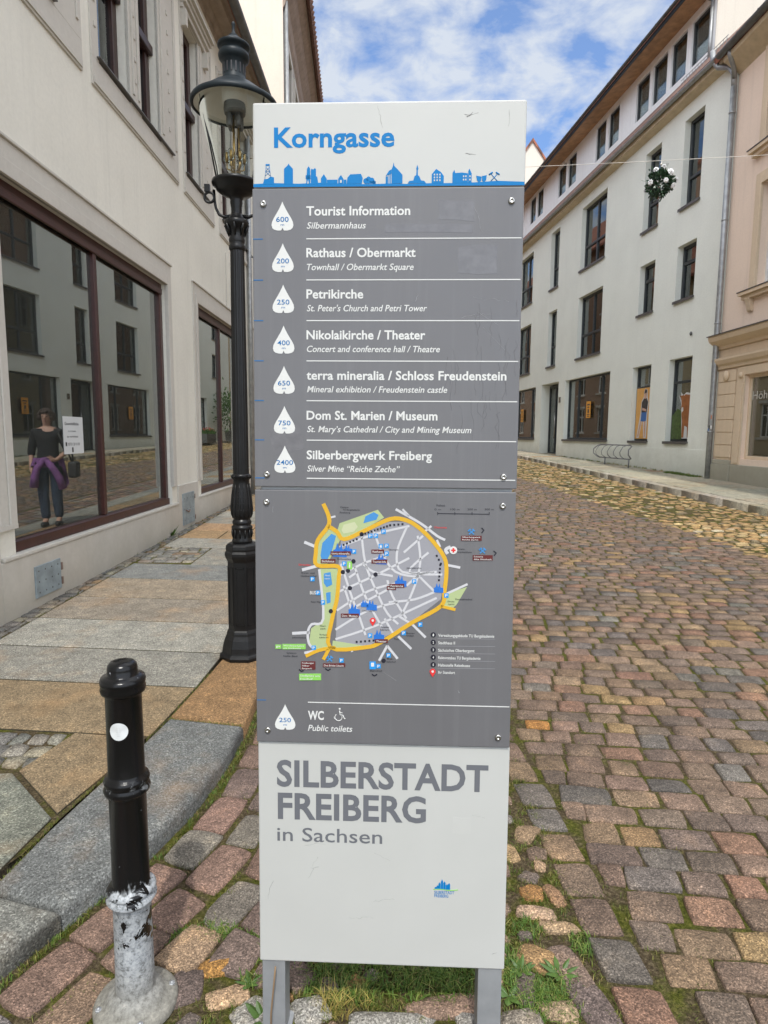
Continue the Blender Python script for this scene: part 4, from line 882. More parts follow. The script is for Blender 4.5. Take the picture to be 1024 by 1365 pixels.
hood = [(.236, 3.195), (.243, 3.200), (.246, 3.212), (.238, 3.226), (.205, 3.246), (.165, 3.275), (.125, 3.305), (.092, 3.325), (.072, 3.335), (.068, 3.342), (.066, 3.35), (.064, 3.355), (.062, 3.36), (.062, 3.425), (.066, 3.43), (.068, 3.437), (.074, 3.442), (.083, 3.452), (.086, 3.466), (.083, 3.48), (.076, 3.488), (.068, 3.492), (.066, 3.50), (.083, 3.508), (.090, 3.516), (.088, 3.526), (.060, 3.545), (.036, 3.562), (.024, 3.566), (.024, 3.578), (.012, 3.586), (.0085, 3.60), (.0075, 3.625), (.010, 3.632), (.010, 3.640), (.005, 3.648), (0, 3.650)]
mb = MB(); mb.lathe(hood, 48, cap=False); mb.lathe([(.236, 3.195), (.225, 3.20), (.232, 3.212)], 48, cap=False); hd_ = mb.build('hood', 'lamp_hood', la)
mb = MB()
for k in range(16):
    a = 2*math.pi*k/16; M_ = Matrix.Rotation(a, 4, 'Z'); mb.box(.0605, .0642, -.0038, .0038, 3.368, 3.418, M_)
mb.build('vent_slot', 'ink', hd_)
mb = MB(); mb.lathe([(.232, 3.205), (.20, 3.228), (.14, 3.275), (.085, 3.312), (.07, 3.318)], 48, cap=False); mb.lathe([(.07, 3.318), (.07, 3.22), (.0, 3.22)], 24, cap=False); mb.build('reflector', 'lamp_white', hd_)
mb = MB(); mb.lathe([(.058, 3.235), (.062, 3.19), (.058, 3.165), (.05, 3.16), (.0, 3.16)], 24, cap=False)
for k in range(4):
    a = R(45+90*k); mb.lathe([(.018, 3.16), (.018, 3.10), (.013, 3.09)], 12, c=(.036*math.cos(a), .036*math.sin(a), 0), cap=True)
br = mb.build('burner', 'zinc_dark', la)
mb = MB(); mb.tube([(-.008, 0, 2.80), (-.008, 0, 3.16)], .007, 10); mb.tube([(.018, .01, 2.80), (.018, .01, 3.16)], .004, 8); mb.lathe([(.03, 2.80), (.03, 2.82), (.012, 2.83)], 16); mb.build('gas_pipe', 'brass', br)
mb = MB()
for k in range(6):
    a = R(60*k+12); c = Vector((.048*math.cos(a), .048*math.sin(a), 2.935)); mb.ball(c, (.021, .021, .034), 12, 8)
mb.build('mantle_glass', 'glass_lamp', br)
mb = MB()
for k in range(6):
    a = R(60*k+12); c = (.048*math.cos(a), .048*math.sin(a)); mb.lathe([(.009, 2.905), (.0085, 2.955), (.004, 2.96)], 10, c=(c[0], c[1], 0)); mb.tube([(c[0]*.2, c[1]*.2, 2.86), (c[0], c[1], 2.87), (c[0], c[1], 2.905)], .004, 6)
mb.build('mantle', 'brass', br)

# ------------------------------------------------------------------ facade builder (s along the wall, o outward, z up)
class Facade:
    def __init__(s, name, origin, yaw, side, M=None):
        s.sg = 1 if side == 'R' else -1
        s.root = empty(name, origin, R(90)-yaw)
        s.org = Vector(origin); s.yaw = yaw
    def P(s, a, o, z): return (a, o*s.sg, z)
    def world(s, a, o, z=0):
        d = Vector((math.sin(s.yaw), math.cos(s.yaw), 0)); n = Vector((-d.y, d.x, 0))*s.sg
        return s.org+d*a+n*o+Vector((0, 0, z))
    def box(s, mb, a0, a1, o0, o1, z0, z1): mb.box(a0, a1, min(o0*s.sg, o1*s.sg), max(o0*s.sg, o1*s.sg), z0, z1)
    def wall(s, name, a0, a1, z0, z1, ops, mat, o=0.0, parent=None):
        """one wall sheet with real openings and their reveals; ops = (a0, a1, z0, z1, depth)"""
        A = sorted({a0, a1, *[v for p in ops for v in p[:2]]}); Zs = sorted({z0, z1, *[v for p in ops for v in p[2:4]]})
        mb = MB(); ix = {}
        V = []
        for z in Zs:
            for a in A: ix[(a, z)] = len(V); V.append(s.P(a, o, z))
        F = []
        for i in range(len(A)-1):
            for j in range(len(Zs)-1):
                ca, cz = (A[i]+A[i+1])/2, (Zs[j]+Zs[j+1])/2
                if any(p[0] < ca < p[1] and p[2] < cz < p[3] for p in ops): continue
                F.append((ix[(A[i], Zs[j])], ix[(A[i+1], Zs[j])], ix[(A[i+1], Zs[j+1])], ix[(A[i], Zs[j+1])]))
        mb.add(V, F)
        for p in ops:
            b0, b1, c0, c1, d = p
            for q in (((b0, c0), (b0, c1)), ((b0, c1), (b1, c1)), ((b1, c1), (b1, c0)), ((b1, c0), (b0, c0))):
                mb.add([s.P(q[0][0], o, q[0][1]), s.P(q[1][0], o, q[1][1]), s.P(q[1][0], o-d, q[1][1]), s.P(q[0][0], o-d, q[0][1])], [(0, 1, 2, 3)])
        for (b0, b1) in ((a0, a0), (a1, a1)):     # return faces so the wall has thickness
            mb.add([s.P(b0, o, z0), s.P(b0, o, z1), s.P(b0, o-.45, z1), s.P(b0, o-.45, z0)], [(0, 1, 2, 3)])
        mb.add([s.P(a0, o, z1), s.P(a1, o, z1), s.P(a1, o-.45, z1), s.P(a0, o-.45, z1)], [(0, 1, 2, 3)])
        return mb.build(name, mat, parent or s.root, recalc=False)
    def window(s, a0, a1, z0, z1, o, mat, fw=.06, vs=(), hs=(), glass='glass', curtain=0, inner=None, depth=.07, pat=.56, mw=None, sash=True, name='window', hv=()):
        """frame of rails butted round the panes; vs / hs = mullion / transom places (fractions)"""
        mb = MB()
        s.box(mb, a0, a0+fw, o-depth, o, z0, z1); s.box(mb, a1-fw, a1, o-depth, o, z0, z1)
        s.box(mb, a0+fw, a1-fw, o-depth, o, z0, z0+fw); s.box(mb, a0+fw, a1-fw, o-depth, o, z1-fw, z1)
        for h in hs: zc = z0+(z1-z0)*h; s.box(mb, a0+fw, a1-fw, o-depth+.002, o+.004, zc-fw*.5, zc+fw*.5)
        for v in vs:
            ac = a0+(a1-a0)*v; zs = [z0+fw]+[q for h in hs for q in (z0+(z1-z0)*h-fw*.5, z0+(z1-z0)*h+fw*.5)]+[z1-fw]
            for k in range(0, len(zs), 2): s.box(mb, ac-(mw or fw)*.5, ac+(mw or fw)*.5, o-depth, o, zs[k], zs[k+1])
        w = mb.build(name, mat, s.root, bevel=.006, seg=1)
        mb = MB(); s.box(mb, a0+fw*.6, a1-fw*.6, o-depth*pat-.004, o-depth*pat+.004, z0+fw*.6, z1-fw*.6); mb.build('pane', glass, w)
        if curtain:
            mb = MB()
            for side in ((0, 1) if curtain == 2 else (0,) if curtain == 1 else (1,)):
                wd = (a1-a0)*random.uniform(.2, .34); aa = a0+fw if side == 0 else a1-fw-wd; n = 14; V = []
                for k in range(n+1): V += [s.P(aa+wd*k/n, o-depth-.08-.02*math.sin(k*1.7), z0+.02), s.P(aa+wd*k/n, o-depth-.08-.02*math.sin(k*1.7), z1)]
                mb.add(V, [(2*k, 2*k+1, 2*k+3, 2*k+2) for k in range(n)])
            mb.build('curtain', 'curtain', w)
        return w
    def room(s, a0, a1, z0, z1, o, d, mat='interior', name='room'):
        mb = MB(); V = [s.P(a, q, z) for z in (z0, z1) for q in (o, o-d) for a in (a0, a1)]
        mb.add(V, [(0, 1, 3, 2), (4, 5, 7, 6), (0, 2, 6, 4), (1, 3, 7, 5), (2, 3, 7, 6)]); return mb.build(name, mat, s.root, recalc=False)

# ------------------------------------------------------------------ left corner shop building
LB = Facade('shop_building', (-2.75, 0, 0), R(.35), 'L')
tag(LB.root, 'cream plastered shop building with red-brown shop windows along the left pavement', 'building')
W1 = (4.62, 8.05, .60, 3.31); W2 = (9.30, 12.0, .60, 3.34)
up_ops = [(4.55, 5.25, 4.98, 6.95), (6.39, 7.13, 4.98, 6.95), (7.43, 8.03, 4.98, 6.95), (8.99, 9.66, 4.98, 6.95), (10.85, 11.6, 4.98, 6.95), (11.95, 12.65, 4.98, 6.95), (14.0, 14.8, 4.98, 6.95)]
W3 = (13.2, 16.2, .66, 3.34)
LB.wall('wall', -4, 17.4, -.4, 7.7, [(*W1, .13), (*W2, .13), (*W3, .13)]+[(*p, .2) for p in up_ops], 'plaster_left')
# plinth, stepped round the shop windows
mb = MB()
for a0, a1, z1 in ((-4, 4.40, .82), (4.40, 8.24, .572), (8.24, 9.10, .82), (9.10, 12.2, .572), (12.2, 13.0, .84), (13.0, 16.4, .63), (16.4, 17.39, .86)): LB.box(mb, a0, a1, -.1, .022, -.35, z1)
LB_pl = mb.build('plinth', 'plinth_left', LB.root, bevel=.006)
for w in (W1, W2, W3): mb = MB(); LB.box(mb, w[0]-.19, w[1]+.17, -.128, .034, w[2]-.027, w[2]+.004); mb.build('stone_sill', 'plinth_left', LB.root, bevel=.008)
for i, w in enumerate((W1, W2, W3)):
    a0, a1, z0, z1 = w; L_ = .185; mb = MB()
    # two-step painted surround
    for (x0, x1, q0, q1) in ((a0-L_, a0, z0+.22, z1+.25), (a1, a1+.165, z0+.22, z1+.25), (a0, a1, z1, z1+.25)): LB.box(mb, x0, x1, -.02, .016, q0, q1)
    for (x0, x1, q0, q1) in ((a0-.085, a0, z0+.22, z1+.11), (a1, a1+.075, z0+.22, z1+.11), (a0, a1, z1, z1+.11)): LB.box(mb, x0, x1, .0162, .030, q0, q1)
    LB.box(mb, a0-L_-.012, a1+.165+.012, -.02, .036, z1+.2502, z1+.272)
    mb.build('window_surround', 'trim_left', LB.root, bevel=.004)
    vs = {0: (.478,), 1: (.53,), 2: (.5,)}[i]
    wd = LB.window(a0, a1, z0+.005, z1, -.05, 'wood_red', .085, vs, (), 'glass_shop', depth=.07, name='shop_window', mw=.062)
    mb = MB(); LB.box(mb, a0+.02, a1-.02, -.06, -.028, z0+.006, z0+.085); mb.build('bottom_rail', 'wood_red', wd, bevel=.006); mb = MB(); LB.box(mb, a0+.02, a1-.02, -.06, -.036, z1-.13, z1-.06); mb.build('top_moulding', 'wood_red', wd, bevel=.006)
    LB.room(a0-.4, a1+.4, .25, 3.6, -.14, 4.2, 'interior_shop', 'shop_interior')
mb = MB(); LB.box(mb, 4.4, 4.62, .0225, .031, .80, .835); mb.build('plinth_moulding', 'trim_left', LB.root)
# service hatches in the plinth
def hatch(a0, a1, z0, z1, rust):
    mb = MB(); LB.box(mb, a0, a1, .0, .034, z0, z1); h = mb.build('service_hatch', 'hatch', LB.root, bevel=.003)
    mb = MB()
    for i in range(4):
        for j in range(3):
            c = Vector(LB.P(a0+(a1-a0)*(.12+.25*i), .034, z0+(z1-z0)*(.16+.34*j))); mb.ball(c, (.007, .004, .007), 8, 6)
    mb.build('rivet', 'zinc_dark', h)
    mb = MB(); LB.box(mb, a1+.001, a1+.022, .01, .04, z0+.03, z0+.09); LB.box(mb, a1+.001, a1+.022, .01, .04, z1-.10, z1-.04); mb.build('hinge', 'zinc_brown', h)
    if rust: mb = MB(); mb.tube([LB.P(a0+.10, .04, z0+.20), LB.P(a0+.17, .055, z0+.17), LB.P(a0+.24, .05, z0+.19)], .009, 8); mb.build('handle', 'zinc_brown', h)
hatch(4.80, 5.18, .215, .465, 0); hatch(8.36, 8.86, .275, .70, 1)
# first-floor windows
groups = [(3.4, 6.05, [0]), (6.24, 8.65, [1, 2]), (8.88, 10.34, [3]), (10.67, 12.95, [4, 5]), (13.6, 15.2, [6])]
for a0, a1, idx in groups:
    oo = [up_ops[i] for i in idx]; mb = MB()
    e = sorted([a0, a1]+[v for p in oo for v in p[:2]])
    for k in range(0, len(e), 2): LB.box(mb, e[k], e[k+1], -.02, .018, 4.93, 7.2)
    LB.box(mb, a0, a1, -.02, .018, 4.68, 4.9298)
    for p in oo: LB.box(mb, p[0], p[1], -.02, .018, 6.952, 7.2)
    LB.box(mb, a0+.02, a1-.02, .0182, .03, 4.70, 4.76)
    for k in range(0, len(e), 2):
        w_ = e[k+1]-e[k]
        if w_ > .25: LB.box(mb, e[k]+.06, e[k]+.10, .0182, .032, 5.06, 7.1); LB.box(mb, e[k+1]-.10, e[k+1]-.06, .0182, .032, 5.06, 7.1)
        for j in range(8): z = 5.2+.22*j; LB.box(mb, (e[k]+e[k+1])/2-.02, (e[k]+e[k+1])/2+.02, .0182, .028, z, z+.045)
    mb.build('window_surround', 'trim_left', LB.root, bevel=.003)
    mb = MB(); LB.box(mb, min(p[0] for p in oo)-.05, max(p[1] for p in oo)+.33 if len(idx) == 1 else max(p[1] for p in oo)+.40, -.2, .055, 4.950, 4.964); mb.build('sheet_sill', 'sill_dark', LB.root, bevel=.003)
    if len(idx) == 1 or True:
        mb = MB(); b0, b1 = min(p[0] for p in oo)-.1, max(p[1] for p in oo)+.32
        for k, (d, z) in enumerate(((.06, 6.96), (.10, 7.02), (.13, 7.07), (.17, 7.11))): LB.box(mb, b0-.01*k, b1+.01*k, -.01, d, z, z+(.0595, .0495, .0395, .05)[k])
        LB.box(mb, b0+.02, b0+.10, .0, .09, 6.75, 6.9595); LB.box(mb, b1-.10, b1-.02, .0, .09, 6.75, 6.9595)
        mb.build('window_hood', 'trim_left', LB.root, bevel=.006)
for p in up_ops:
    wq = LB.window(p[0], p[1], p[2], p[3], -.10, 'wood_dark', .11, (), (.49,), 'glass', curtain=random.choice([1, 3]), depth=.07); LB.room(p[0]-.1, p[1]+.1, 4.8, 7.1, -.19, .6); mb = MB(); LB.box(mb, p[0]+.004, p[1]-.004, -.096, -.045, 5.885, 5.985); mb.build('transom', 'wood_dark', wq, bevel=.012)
# cornice, gutter and roof
mb = MB(); prof = [(0, 7.58), (.025, 7.60), (.03, 7.655), (.06, 7.67), (.085, 7.70), (.10, 7.735), (.19, 7.745), (.20, 7.72), (.27, 7.73), (.30, 7.77), (.34, 7.79), (.38, 7.84), (.38, 7.88), (0, 7.92)]
n = len(prof); mb.add([LB.P(a, o_, z) for a in (-4, 17.38) for o_, z in prof], [(i, i+1, n+i+1, n+i) for i in range(n-1)]+[tuple(range(n)), tuple(range(n, 2*n))]); mb.build('cornice', 'cornice_brown', LB.root)
mb = MB(); half = [(.46+.075*math.cos(R(a)), 7.72+.075*math.sin(R(a))) for a in range(180, 361, 20)]; n = len(half)
inn = [(.46+.068*math.cos(R(a)), 7.723+.068*math.sin(R(a))) for a in range(360, 179, -20)]; pr_ = half+inn; n = len(pr_)
mb.add([LB.P(a, o_, z) for a in (-4, 17.2) for o_, z in pr_], [(i, (i+1) % n, n+(i+1) % n, n+i) for i in range(n)]+[tuple(range(n)), tuple(range(n, 2*n))]); mb.build('gutter', 'zinc_dark', LB.root)
mb = MB(); mb.add([LB.P(a, o_, z) for a in (-4, 17.38) for o_, z in ((.44, 7.80), (-3.2, 11.2), (-3.2, 11.05), (.40, 7.74))], [(0, 1, 5, 4), (1, 2, 6, 5), (2, 3, 7, 6), (3, 0, 4, 7), (0, 1, 2, 3), (4, 5, 6, 7)])
m, t, b = newmat('red_roof_tiles'); b.inputs['Roughness'].default_value = .8
wv = N(t, 'ShaderNodeTexBrick'); wv.inputs['Scale'].default_value = 1; wv.inputs['Brick Width'].default_value = .22; wv.inputs['Row Height'].default_value = .3; wv.inputs['Mortar Size'].default_value = .012
wv.inputs['Color1'].default_value = (.34, .11, .06, 1); wv.inputs['Color2'].default_value = (.24, .085, .05, 1); wv.inputs['Mortar'].default_value = (.06, .03, .02, 1)
mpn = mapping(t, (1, 1, 1)); t.links.new(mpn, wv.inputs['Vector']); t.links.new(mixrgb(t, .4, wv.outputs['Color'], ramp(t, noise(t, 3, 5), [(.3, (.14, .07, .05)), (.7, (.40, .17, .10))])), b.inputs['Base Color']); bump(t, b, wv.outputs['Fac'], -.6, .03); MAT['tiles'] = m
mb.build('roof', 'tiles', LB.root)
mb = MB(); mb.tube([LB.P(12.62, .06, z) for z in (.2, 4, 7.6)], .045, 10); mb.build('downpipe', 'zinc', LB.root)
# cable duct line on the wall
mb = MB(); LB.box(mb, 11.02, 11.035, .001, .012, 3.62, 4.5); mb.build('wall_joint', 'trim_left', LB.root)
# paper notice hung in the shop window
nt = empty('paper_notice', LB.world(5.56, -.083, 1.31), R(90)-R(.35)); tag(nt, 'white paper notice with black print hung inside the large shop window', 'notice')
nf = lambda u, v, d: (u, -(.0015+d), v)
mb = MB(); mb.box(0, .36, -.0015, 0, 0, .33); mb.build('sheet', 'paper', nt)
mb = MB(); text_into(mb, 'Gewerbefl\u00e4che', .03, .255, .026, .25, .02, 0, nf); text_into(mb, 'zu vermieten', .085, .195, .016, .14, .005, 0, nf); text_into(mb, 'zu vermieten', .06, .145, .02, .20, .01, 0, nf); text_into(mb, '03731 20 10 30', .075, .075, .024, .21, .012, 0, nf)
mb.prism([(.03, .07), (.055, .07), (.055, .105), (.03, .105)], 0, .001, nf); mb.prism([(.14, .015), (.165, .015), (.165, .058), (.14, .058)], 0, .001, nf); mb.build('print', 'ink', nt, recalc=False)

# ------------------------------------------------------------------ tall building behind it
TB = Facade('tall_building', (-2.65, 17.45, 0), R(-2.4), 'L')
tag(TB.root, 'tall peach building with blank gable wall rising behind the cream shop building', 'building')
t_ops = [(a, a+.9, z, z+1.7) for a in (.9, 2.7, 4.5) for z in (1.0, 4.2, 7.2, 10.0)]
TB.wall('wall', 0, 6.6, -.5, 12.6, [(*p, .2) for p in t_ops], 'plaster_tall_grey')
for p in t_ops: TB.window(*p, -.15, 'frame_white', .06, (.5,), (.6,), 'glass'); TB.room(p[0]-.1, p[1]+.1, p[2]-.1, p[3]+.1, -.25, .6)
for p in t_ops:
    mb = MB()
    for (x0, x1, q0, q1) in ((p[0]-.16, p[0], p[2]-.1, p[3]+.16), (p[1], p[1]+.16, p[2]-.1, p[3]+.16), (p[0], p[1], p[3], p[3]+.16)): TB.box(mb, x0, x1, -.02, .05, q0, q1)
    TB.box(mb, p[0]-.2, p[1]+.2, -.02, .1, p[2]-.18, p[2]-.1005)
    mb.build('window_surround', 'trim_left', TB.root)
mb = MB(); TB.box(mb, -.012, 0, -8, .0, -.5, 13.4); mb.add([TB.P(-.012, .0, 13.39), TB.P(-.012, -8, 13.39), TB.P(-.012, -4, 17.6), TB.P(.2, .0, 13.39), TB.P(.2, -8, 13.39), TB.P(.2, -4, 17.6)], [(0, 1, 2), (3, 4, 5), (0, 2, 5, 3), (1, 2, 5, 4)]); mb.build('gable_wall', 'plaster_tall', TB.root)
mb = MB(); prof = [(0, 12.2), (.06, 12.3), (.10, 12.5), (.22, 12.65), (.30, 12.8), (.42, 12.9), (.5, 13.0), (.5, 13.08), (0, 13.2)]; n = len(prof)
mb.add([TB.P(a, o_, z) for a in (0.001, 6.6) for o_, z in prof], [(i, i+1, n+i+1, n+i) for i in range(n-1)]+[tuple(range(n)), tuple(range(n, 2*n))]); mb.build('cornice', 'cornice_brown', TB.root)
mb = MB(); mb.add([TB.P(a, o_, z) for a in (-.05, 6.7) for o_, z in ((.62, 13.05), (-4, 17.7), (-4, 17.55), (.62, 12.95))], [(0, 1, 5, 4), (1, 2, 6, 5), (2, 3, 7, 6), (3, 0, 4, 7), (0, 1, 2, 3), (4, 5, 6, 7)])
for k in range(30): a = .1+.22*k; mb.tube([TB.P(a, .64, 13.06), TB.P(a, -.4, 14.10)], .085, 6)
mb.build('roof', 'tiles_old', TB.root)
mb = MB(); mb.tube([TB.P(.10, .07, z) for z in (.2, 6, 12.4)], .05, 10); mb.build('downpipe', 'zinc', TB.root)
for zc in (8.0, 10.4): pass

# ------------------------------------------------------------------ houses farther along the left side, seen mirrored in the windows across the street
def simple_house(name, label, org, yaw, side, L, H, mat, cols, floors, roofh=3.5, wmat='frame_white', depth=7, ww=.95, wh=1.6):
    hb = Facade(name, org, yaw, side); tag(hb.root, label, 'building', 'houses farther along the street')
    gz = G(max(org[0], 0), org[1]); ops = []
    for c in range(cols):
        a = L*(c+.5)/cols-ww/2
        for f in range(floors): ops.append((a, a+ww, gz+1.0+f*(H-.4)/floors, gz+1.0+f*(H-.4)/floors+wh))
    hb.wall('wall', 0, L, -.6, gz+H, [(*p, .16) for p in ops], mat)
    for p in ops: hb.window(*p, -.1, wmat, .06, (.5,), (.65,), 'glass', curtain=random.choice([0, 2])); hb.room(p[0]-.1, p[1]+.1, p[2]-.1, p[3]+.1, -.2, .5)
    for p in ops: mb = MB(); hb.box(mb, p[0]-.12, p[1]+.12, -.02, .07, p[2]-.1, p[2]-.002); hb.box(mb, p[0]-.1, p[1]+.1, -.02, .035, p[3]+.002, p[3]+.14); mb.build('window_surround', 'trim_left', hb.root)
    mb = MB(); z = gz+H; hb.box(mb, -.02, 0, -depth, 0, -.6, z); hb.box(mb, L, L+.02, -depth, 0, -.6, z); hb.box(mb, 0, L, -depth-.02, -depth, -.6, z)
    for a in (-.02, L): mb.add([hb.P(a, 0, z), hb.P(a, -depth, z), hb.P(a, -depth/2, z+roofh), hb.P(a+.02, 0, z), hb.P(a+.02, -depth, z), hb.P(a+.02, -depth/2, z+roofh)], [(0, 1, 2), (3, 4, 5), (0, 2, 5, 3), (1, 2, 5, 4)])
    mb.build('side_wall', mat, hb.root)
    mb = MB(); rr = [(.4, z-.25), (-depth/2, z+roofh+.1), (-depth-.4, z-.25), (-depth-.4, z-.4), (-depth/2, z+roofh-.06), (.4, z-.4)]; n = len(rr)
    mb.add([hb.P(a, o_, q) for a in (-.2, L+.2) for o_, q in rr], [(i, (i+1) % n, n+(i+1) % n, n+i) for i in range(n)]+[(0, 1, 4, 5), (1, 2, 3, 4), (n, n+1, n+4, n+5), (n+1, n+2, n+3, n+4)]); mb.build('roof', 'tiles', hb.root)
    return hb
simple_house('ochre_house', 'ochre yellow house with red tiled roof next along from the tall peach building', TB.world(6.75, 0), R(-2.4), 'L', 11, 9.2, 'plaster_tan', 5, 3)
simple_house('brown_red_house', 'tall brown-red rendered house at the left far end of the street', TB.world(18.2, 0), R(-2), 'L', 19, 13, 'plaster_rust', 7, 5)

# ------------------------------------------------------------------ grey building across the street
GO = (7.53, 14.6, 0)
GB = Facade('grey_building', GO, R(-5.6), 'R')
tag(GB.root, 'pale grey-green plastered building with anthracite windows and white dormer storey across the street', 'building')
GLEN = 27.0; OPS = []; WIN = []
def gop(a0, a1, z0, z1, vs=(), hs=(), d=.2, cur=0, kind='window', glass='glass'): OPS.append((a0, a1, z0, z1, d)); WIN.append((a0, a1, z0, z1, vs, hs, d, cur, kind, glass))
for k, (sh, fl) in enumerate(((0, 1), (14.9, 1))):
    if k == 0:
        for z0, z1, h in ((4.88, 6.22, .68), (7.12, 9.18, .34)): gop(1.2, 2.02, z0, z1, (), (h,), .2, 2 if z0 > 7 else 0); gop(3.1, 3.92, z0, z1, (), (h,), .2, 0)
    else:
        for z0, z1, h in ((4.88, 6.22, .68), (7.12, 9.18, .34)): gop(17.4, 18.2, z0, z1, (), (h,), .2, 0); gop(24.2, 25.1, z0, z1, (), (h,), .2, 2)
for a0, a1 in ((6.31, 8.25), (13.3, 15.2), (20.2, 22.1)): gop(a0, a1, 4.19, 6.26, (.5,), (.37,), .2, 2); gop(a0, a1, 7.15, 9.22, (.5,), (.37,), .2, random.choice([0, 1, 2]))
gop(10.3, 11.2, 4.2, 6.3, (), (.36,), .2, 0); gop(10.3, 11.2, 7.15, 9.28, (), (.36,), .2, 1)
gop(1.06, 2.10, 1.375, 3.46, (), (.72,), .2, 0, 'shop_window', 'glass_shop'); gop(3.0, 4.03, 1.375, 3.46, (), (.72,), .2, 0, 'shop_window', 'glass_shop')
gop(5.49, 9.17, 1.375, 3.52, (.24, .76), (), .2, 0, 'shop_window', 'glass_shop'); gop(12.42, 16.1, 1.375, 3.53, (.24, .76), (), .2, 0, 'shop_window', 'glass_shop'); gop(19.6, 23.2, 1.45, 3.55, (.24, .76), (), .2, 0, 'shop_window', 'glass_shop')
OPS.append((9.84, 11.72, .2, 3.55, .46))
GB.wall('wall', 0, GLEN, -.4, 9.9, OPS, 'plaster_grey')
for a0, a1, z0, z1, vs, hs, d, cur, kind, gl in WIN:
    GB.window(a0, a1, z0+.012, z1, -d+.05, 'frame_dark', .075 if kind == 'window' else .06, vs, hs, gl, curtain=cur, depth=.08, name=kind)
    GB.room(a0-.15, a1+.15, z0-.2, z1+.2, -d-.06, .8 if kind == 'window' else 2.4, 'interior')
    mb = MB(); GB.box(mb, a0-.03, a1+.03, -d+.06, .055, z0-.035, z0+.008); GB.box(mb, a0-.03, a1+.03, .045, .055, z0-.06, z0-.0352); mb.build('sill', 'sill_dark', GB.root)
# recessed house door
mb = MB()
for (x0, x1, q0, q1) in ((9.86, 9.95, .75, 3.5), (10.95, 11.04, .75, 3.5), (11.64, 11.70, .75, 3.5), (9.95, 10.95, 3.40, 3.5), (11.04, 11.64, 3.40, 3.5), (9.95, 10.95, .75, .85), (11.04, 11.64, .75, .85)): GB.box(mb, x0, x1, -.42, -.34, q0, q1)
dr_ = mb.build('door', 'frame_dark', GB.root, bevel=.004)
mb = MB(); GB.box(mb, 9.95, 10.95, -.395, -.375, .85, 3.40); GB.box(mb, 11.04, 11.64, -.395, -.375, .85, 3.40); mb.build('pane', 'glass', dr_)
mb = MB(); mb.tube([GB.P(10.87, -.29, 1.4), GB.P(10.87, -.29, 2.3)], .016, 8); mb.build('handle', 'steel', dr_)
GB.room(9.6, 11.9, .5, 3.7, -.47, .8)
# plinth line, cornice, gutter, tile strip, dormer storey
mb = MB(); GB.box(mb, .06, 9.84, -.02, .008, -.3, 1.20); GB.box(mb, 11.72, GLEN-.01, -.02, .008, -.3, 1.22); mb.build('plinth', 'plaster_grey', GB.root, bevel=.004)
mb = MB(); prof = [(0, 9.52), (.03, 9.53), (.18, 9.56), (.22, 9.58), (.22, 9.70), (0, 9.78)]; n = len(prof)
mb.add([GB.P(a, o_, z) for a in (.12, GLEN) for o_, z in prof], [(i, i+1, n+i+1, n+i) for i in range(n-1)]+[tuple(range(n)), tuple(range(n, 2*n))]); mb.build('cornice', 'soffit_tan', GB.root)
def gutter(F, a0, a1, o, z, r_, mat):
    mb = MB(); half = [(o+r_*math.cos(R(q)), z+r_*math.sin(R(q))) for q in range(180, 361, 20)]; inn = [(o+(r_-.008)*math.cos(R(q)), z+.004+(r_-.008)*math.sin(R(q))) for q in range(360, 179, -20)]; pr_ = half+inn; n = len(pr_)
    mb.add([F.P(a, o_, z_) for a in (a0, a1) for o_, z_ in pr_], [(i, (i+1) % n, n+(i+1) % n, n+i) for i in range(n)]+[tuple(range(n)), tuple(range(n, 2*n))])
    k = a0+.3
    while k < a1: F.box(mb, k, k+.03, o-r_-.006, o+r_+.006, z-.01, z+.006); k += .7
    return mb.build('gutter', mat, F.root)
gutter(GB, .1, GLEN, .30, 9.72, .065, 'zinc')
def sheet(F, name, mat, a0, a1, pts):
    mb = MB(); n = len(pts); mb.add([F.P(a, o_, z) for a in (a0, a1) for o_, z in pts], [(i, (i+1) % n, n+(i+1) % n, n+i) for i in range(n)]+[tuple(range(n)), tuple(range(n, 2*n))]); return mb.build(name, mat, F.root)
sheet(GB, 'lower_roof', 'tiles_old', .1, GLEN, [(.31, 9.79), (-.52, 10.70), (-.52, 10.55), (.25, 9.70)])
D_OPS = [(2.08, 2.85, 10.84, 11.92, .1), (3.06, 3.80, 10.84, 11.92, .1), (4.0, 4.77, 10.84, 11.92, .1), (4.95, 5.73, 10.84, 11.92, .1), (6.82, 7.58, 10.86, 11.95, .1), (7.78, 8.56, 10.86, 11.95, .1), (10.25, 11.05, 10.9, 11.97, .1), (11.25, 12.05, 10.9, 11.97, .1), (13.8, 14.55, 10.95, 12.0, .1), (14.75, 15.5, 10.95, 12.0, .1), (17.2, 18, 10.95, 12.0, .1), (18.2, 19, 10.95, 12, .1)]
GB.wall('dormer_wall', 1.82, GLEN, 10.3, 12.3, D_OPS, 'plaster_white', -.5)
for p in D_OPS: GB.window(p[0], p[1], p[2], p[3], -.55, 'frame_dark', .07, (), (), 'glass_clear', curtain=0, depth=.06, name='dormer_window'); GB.room(p[0]-.05, p[1]+.05, p[2]-.1, p[3]+.05, -.62, .8)
for p in D_OPS: mb = MB(); GB.box(mb, p[0]+.05, p[1]-.05, -.602, -.594, p[2]+.05, p[3]-.20); mb.build('roller_blind', 'curtain', GB.root)
mb = MB(); GB.box(mb, 1.80, 1.82, -9, -.5, 9.0, 12.15); mb.add([GB.P(a, o_, z) for a in (1.80, 1.82) for o_, z in ((-.5, 12.15), (-9, 12.15), (-4.6, 15.0))], [(0, 1, 2), (3, 4, 5), (0, 2, 5, 3), (1, 2, 5, 4)]); mb.build('end_wall', 'plaster_bright', GB.root)
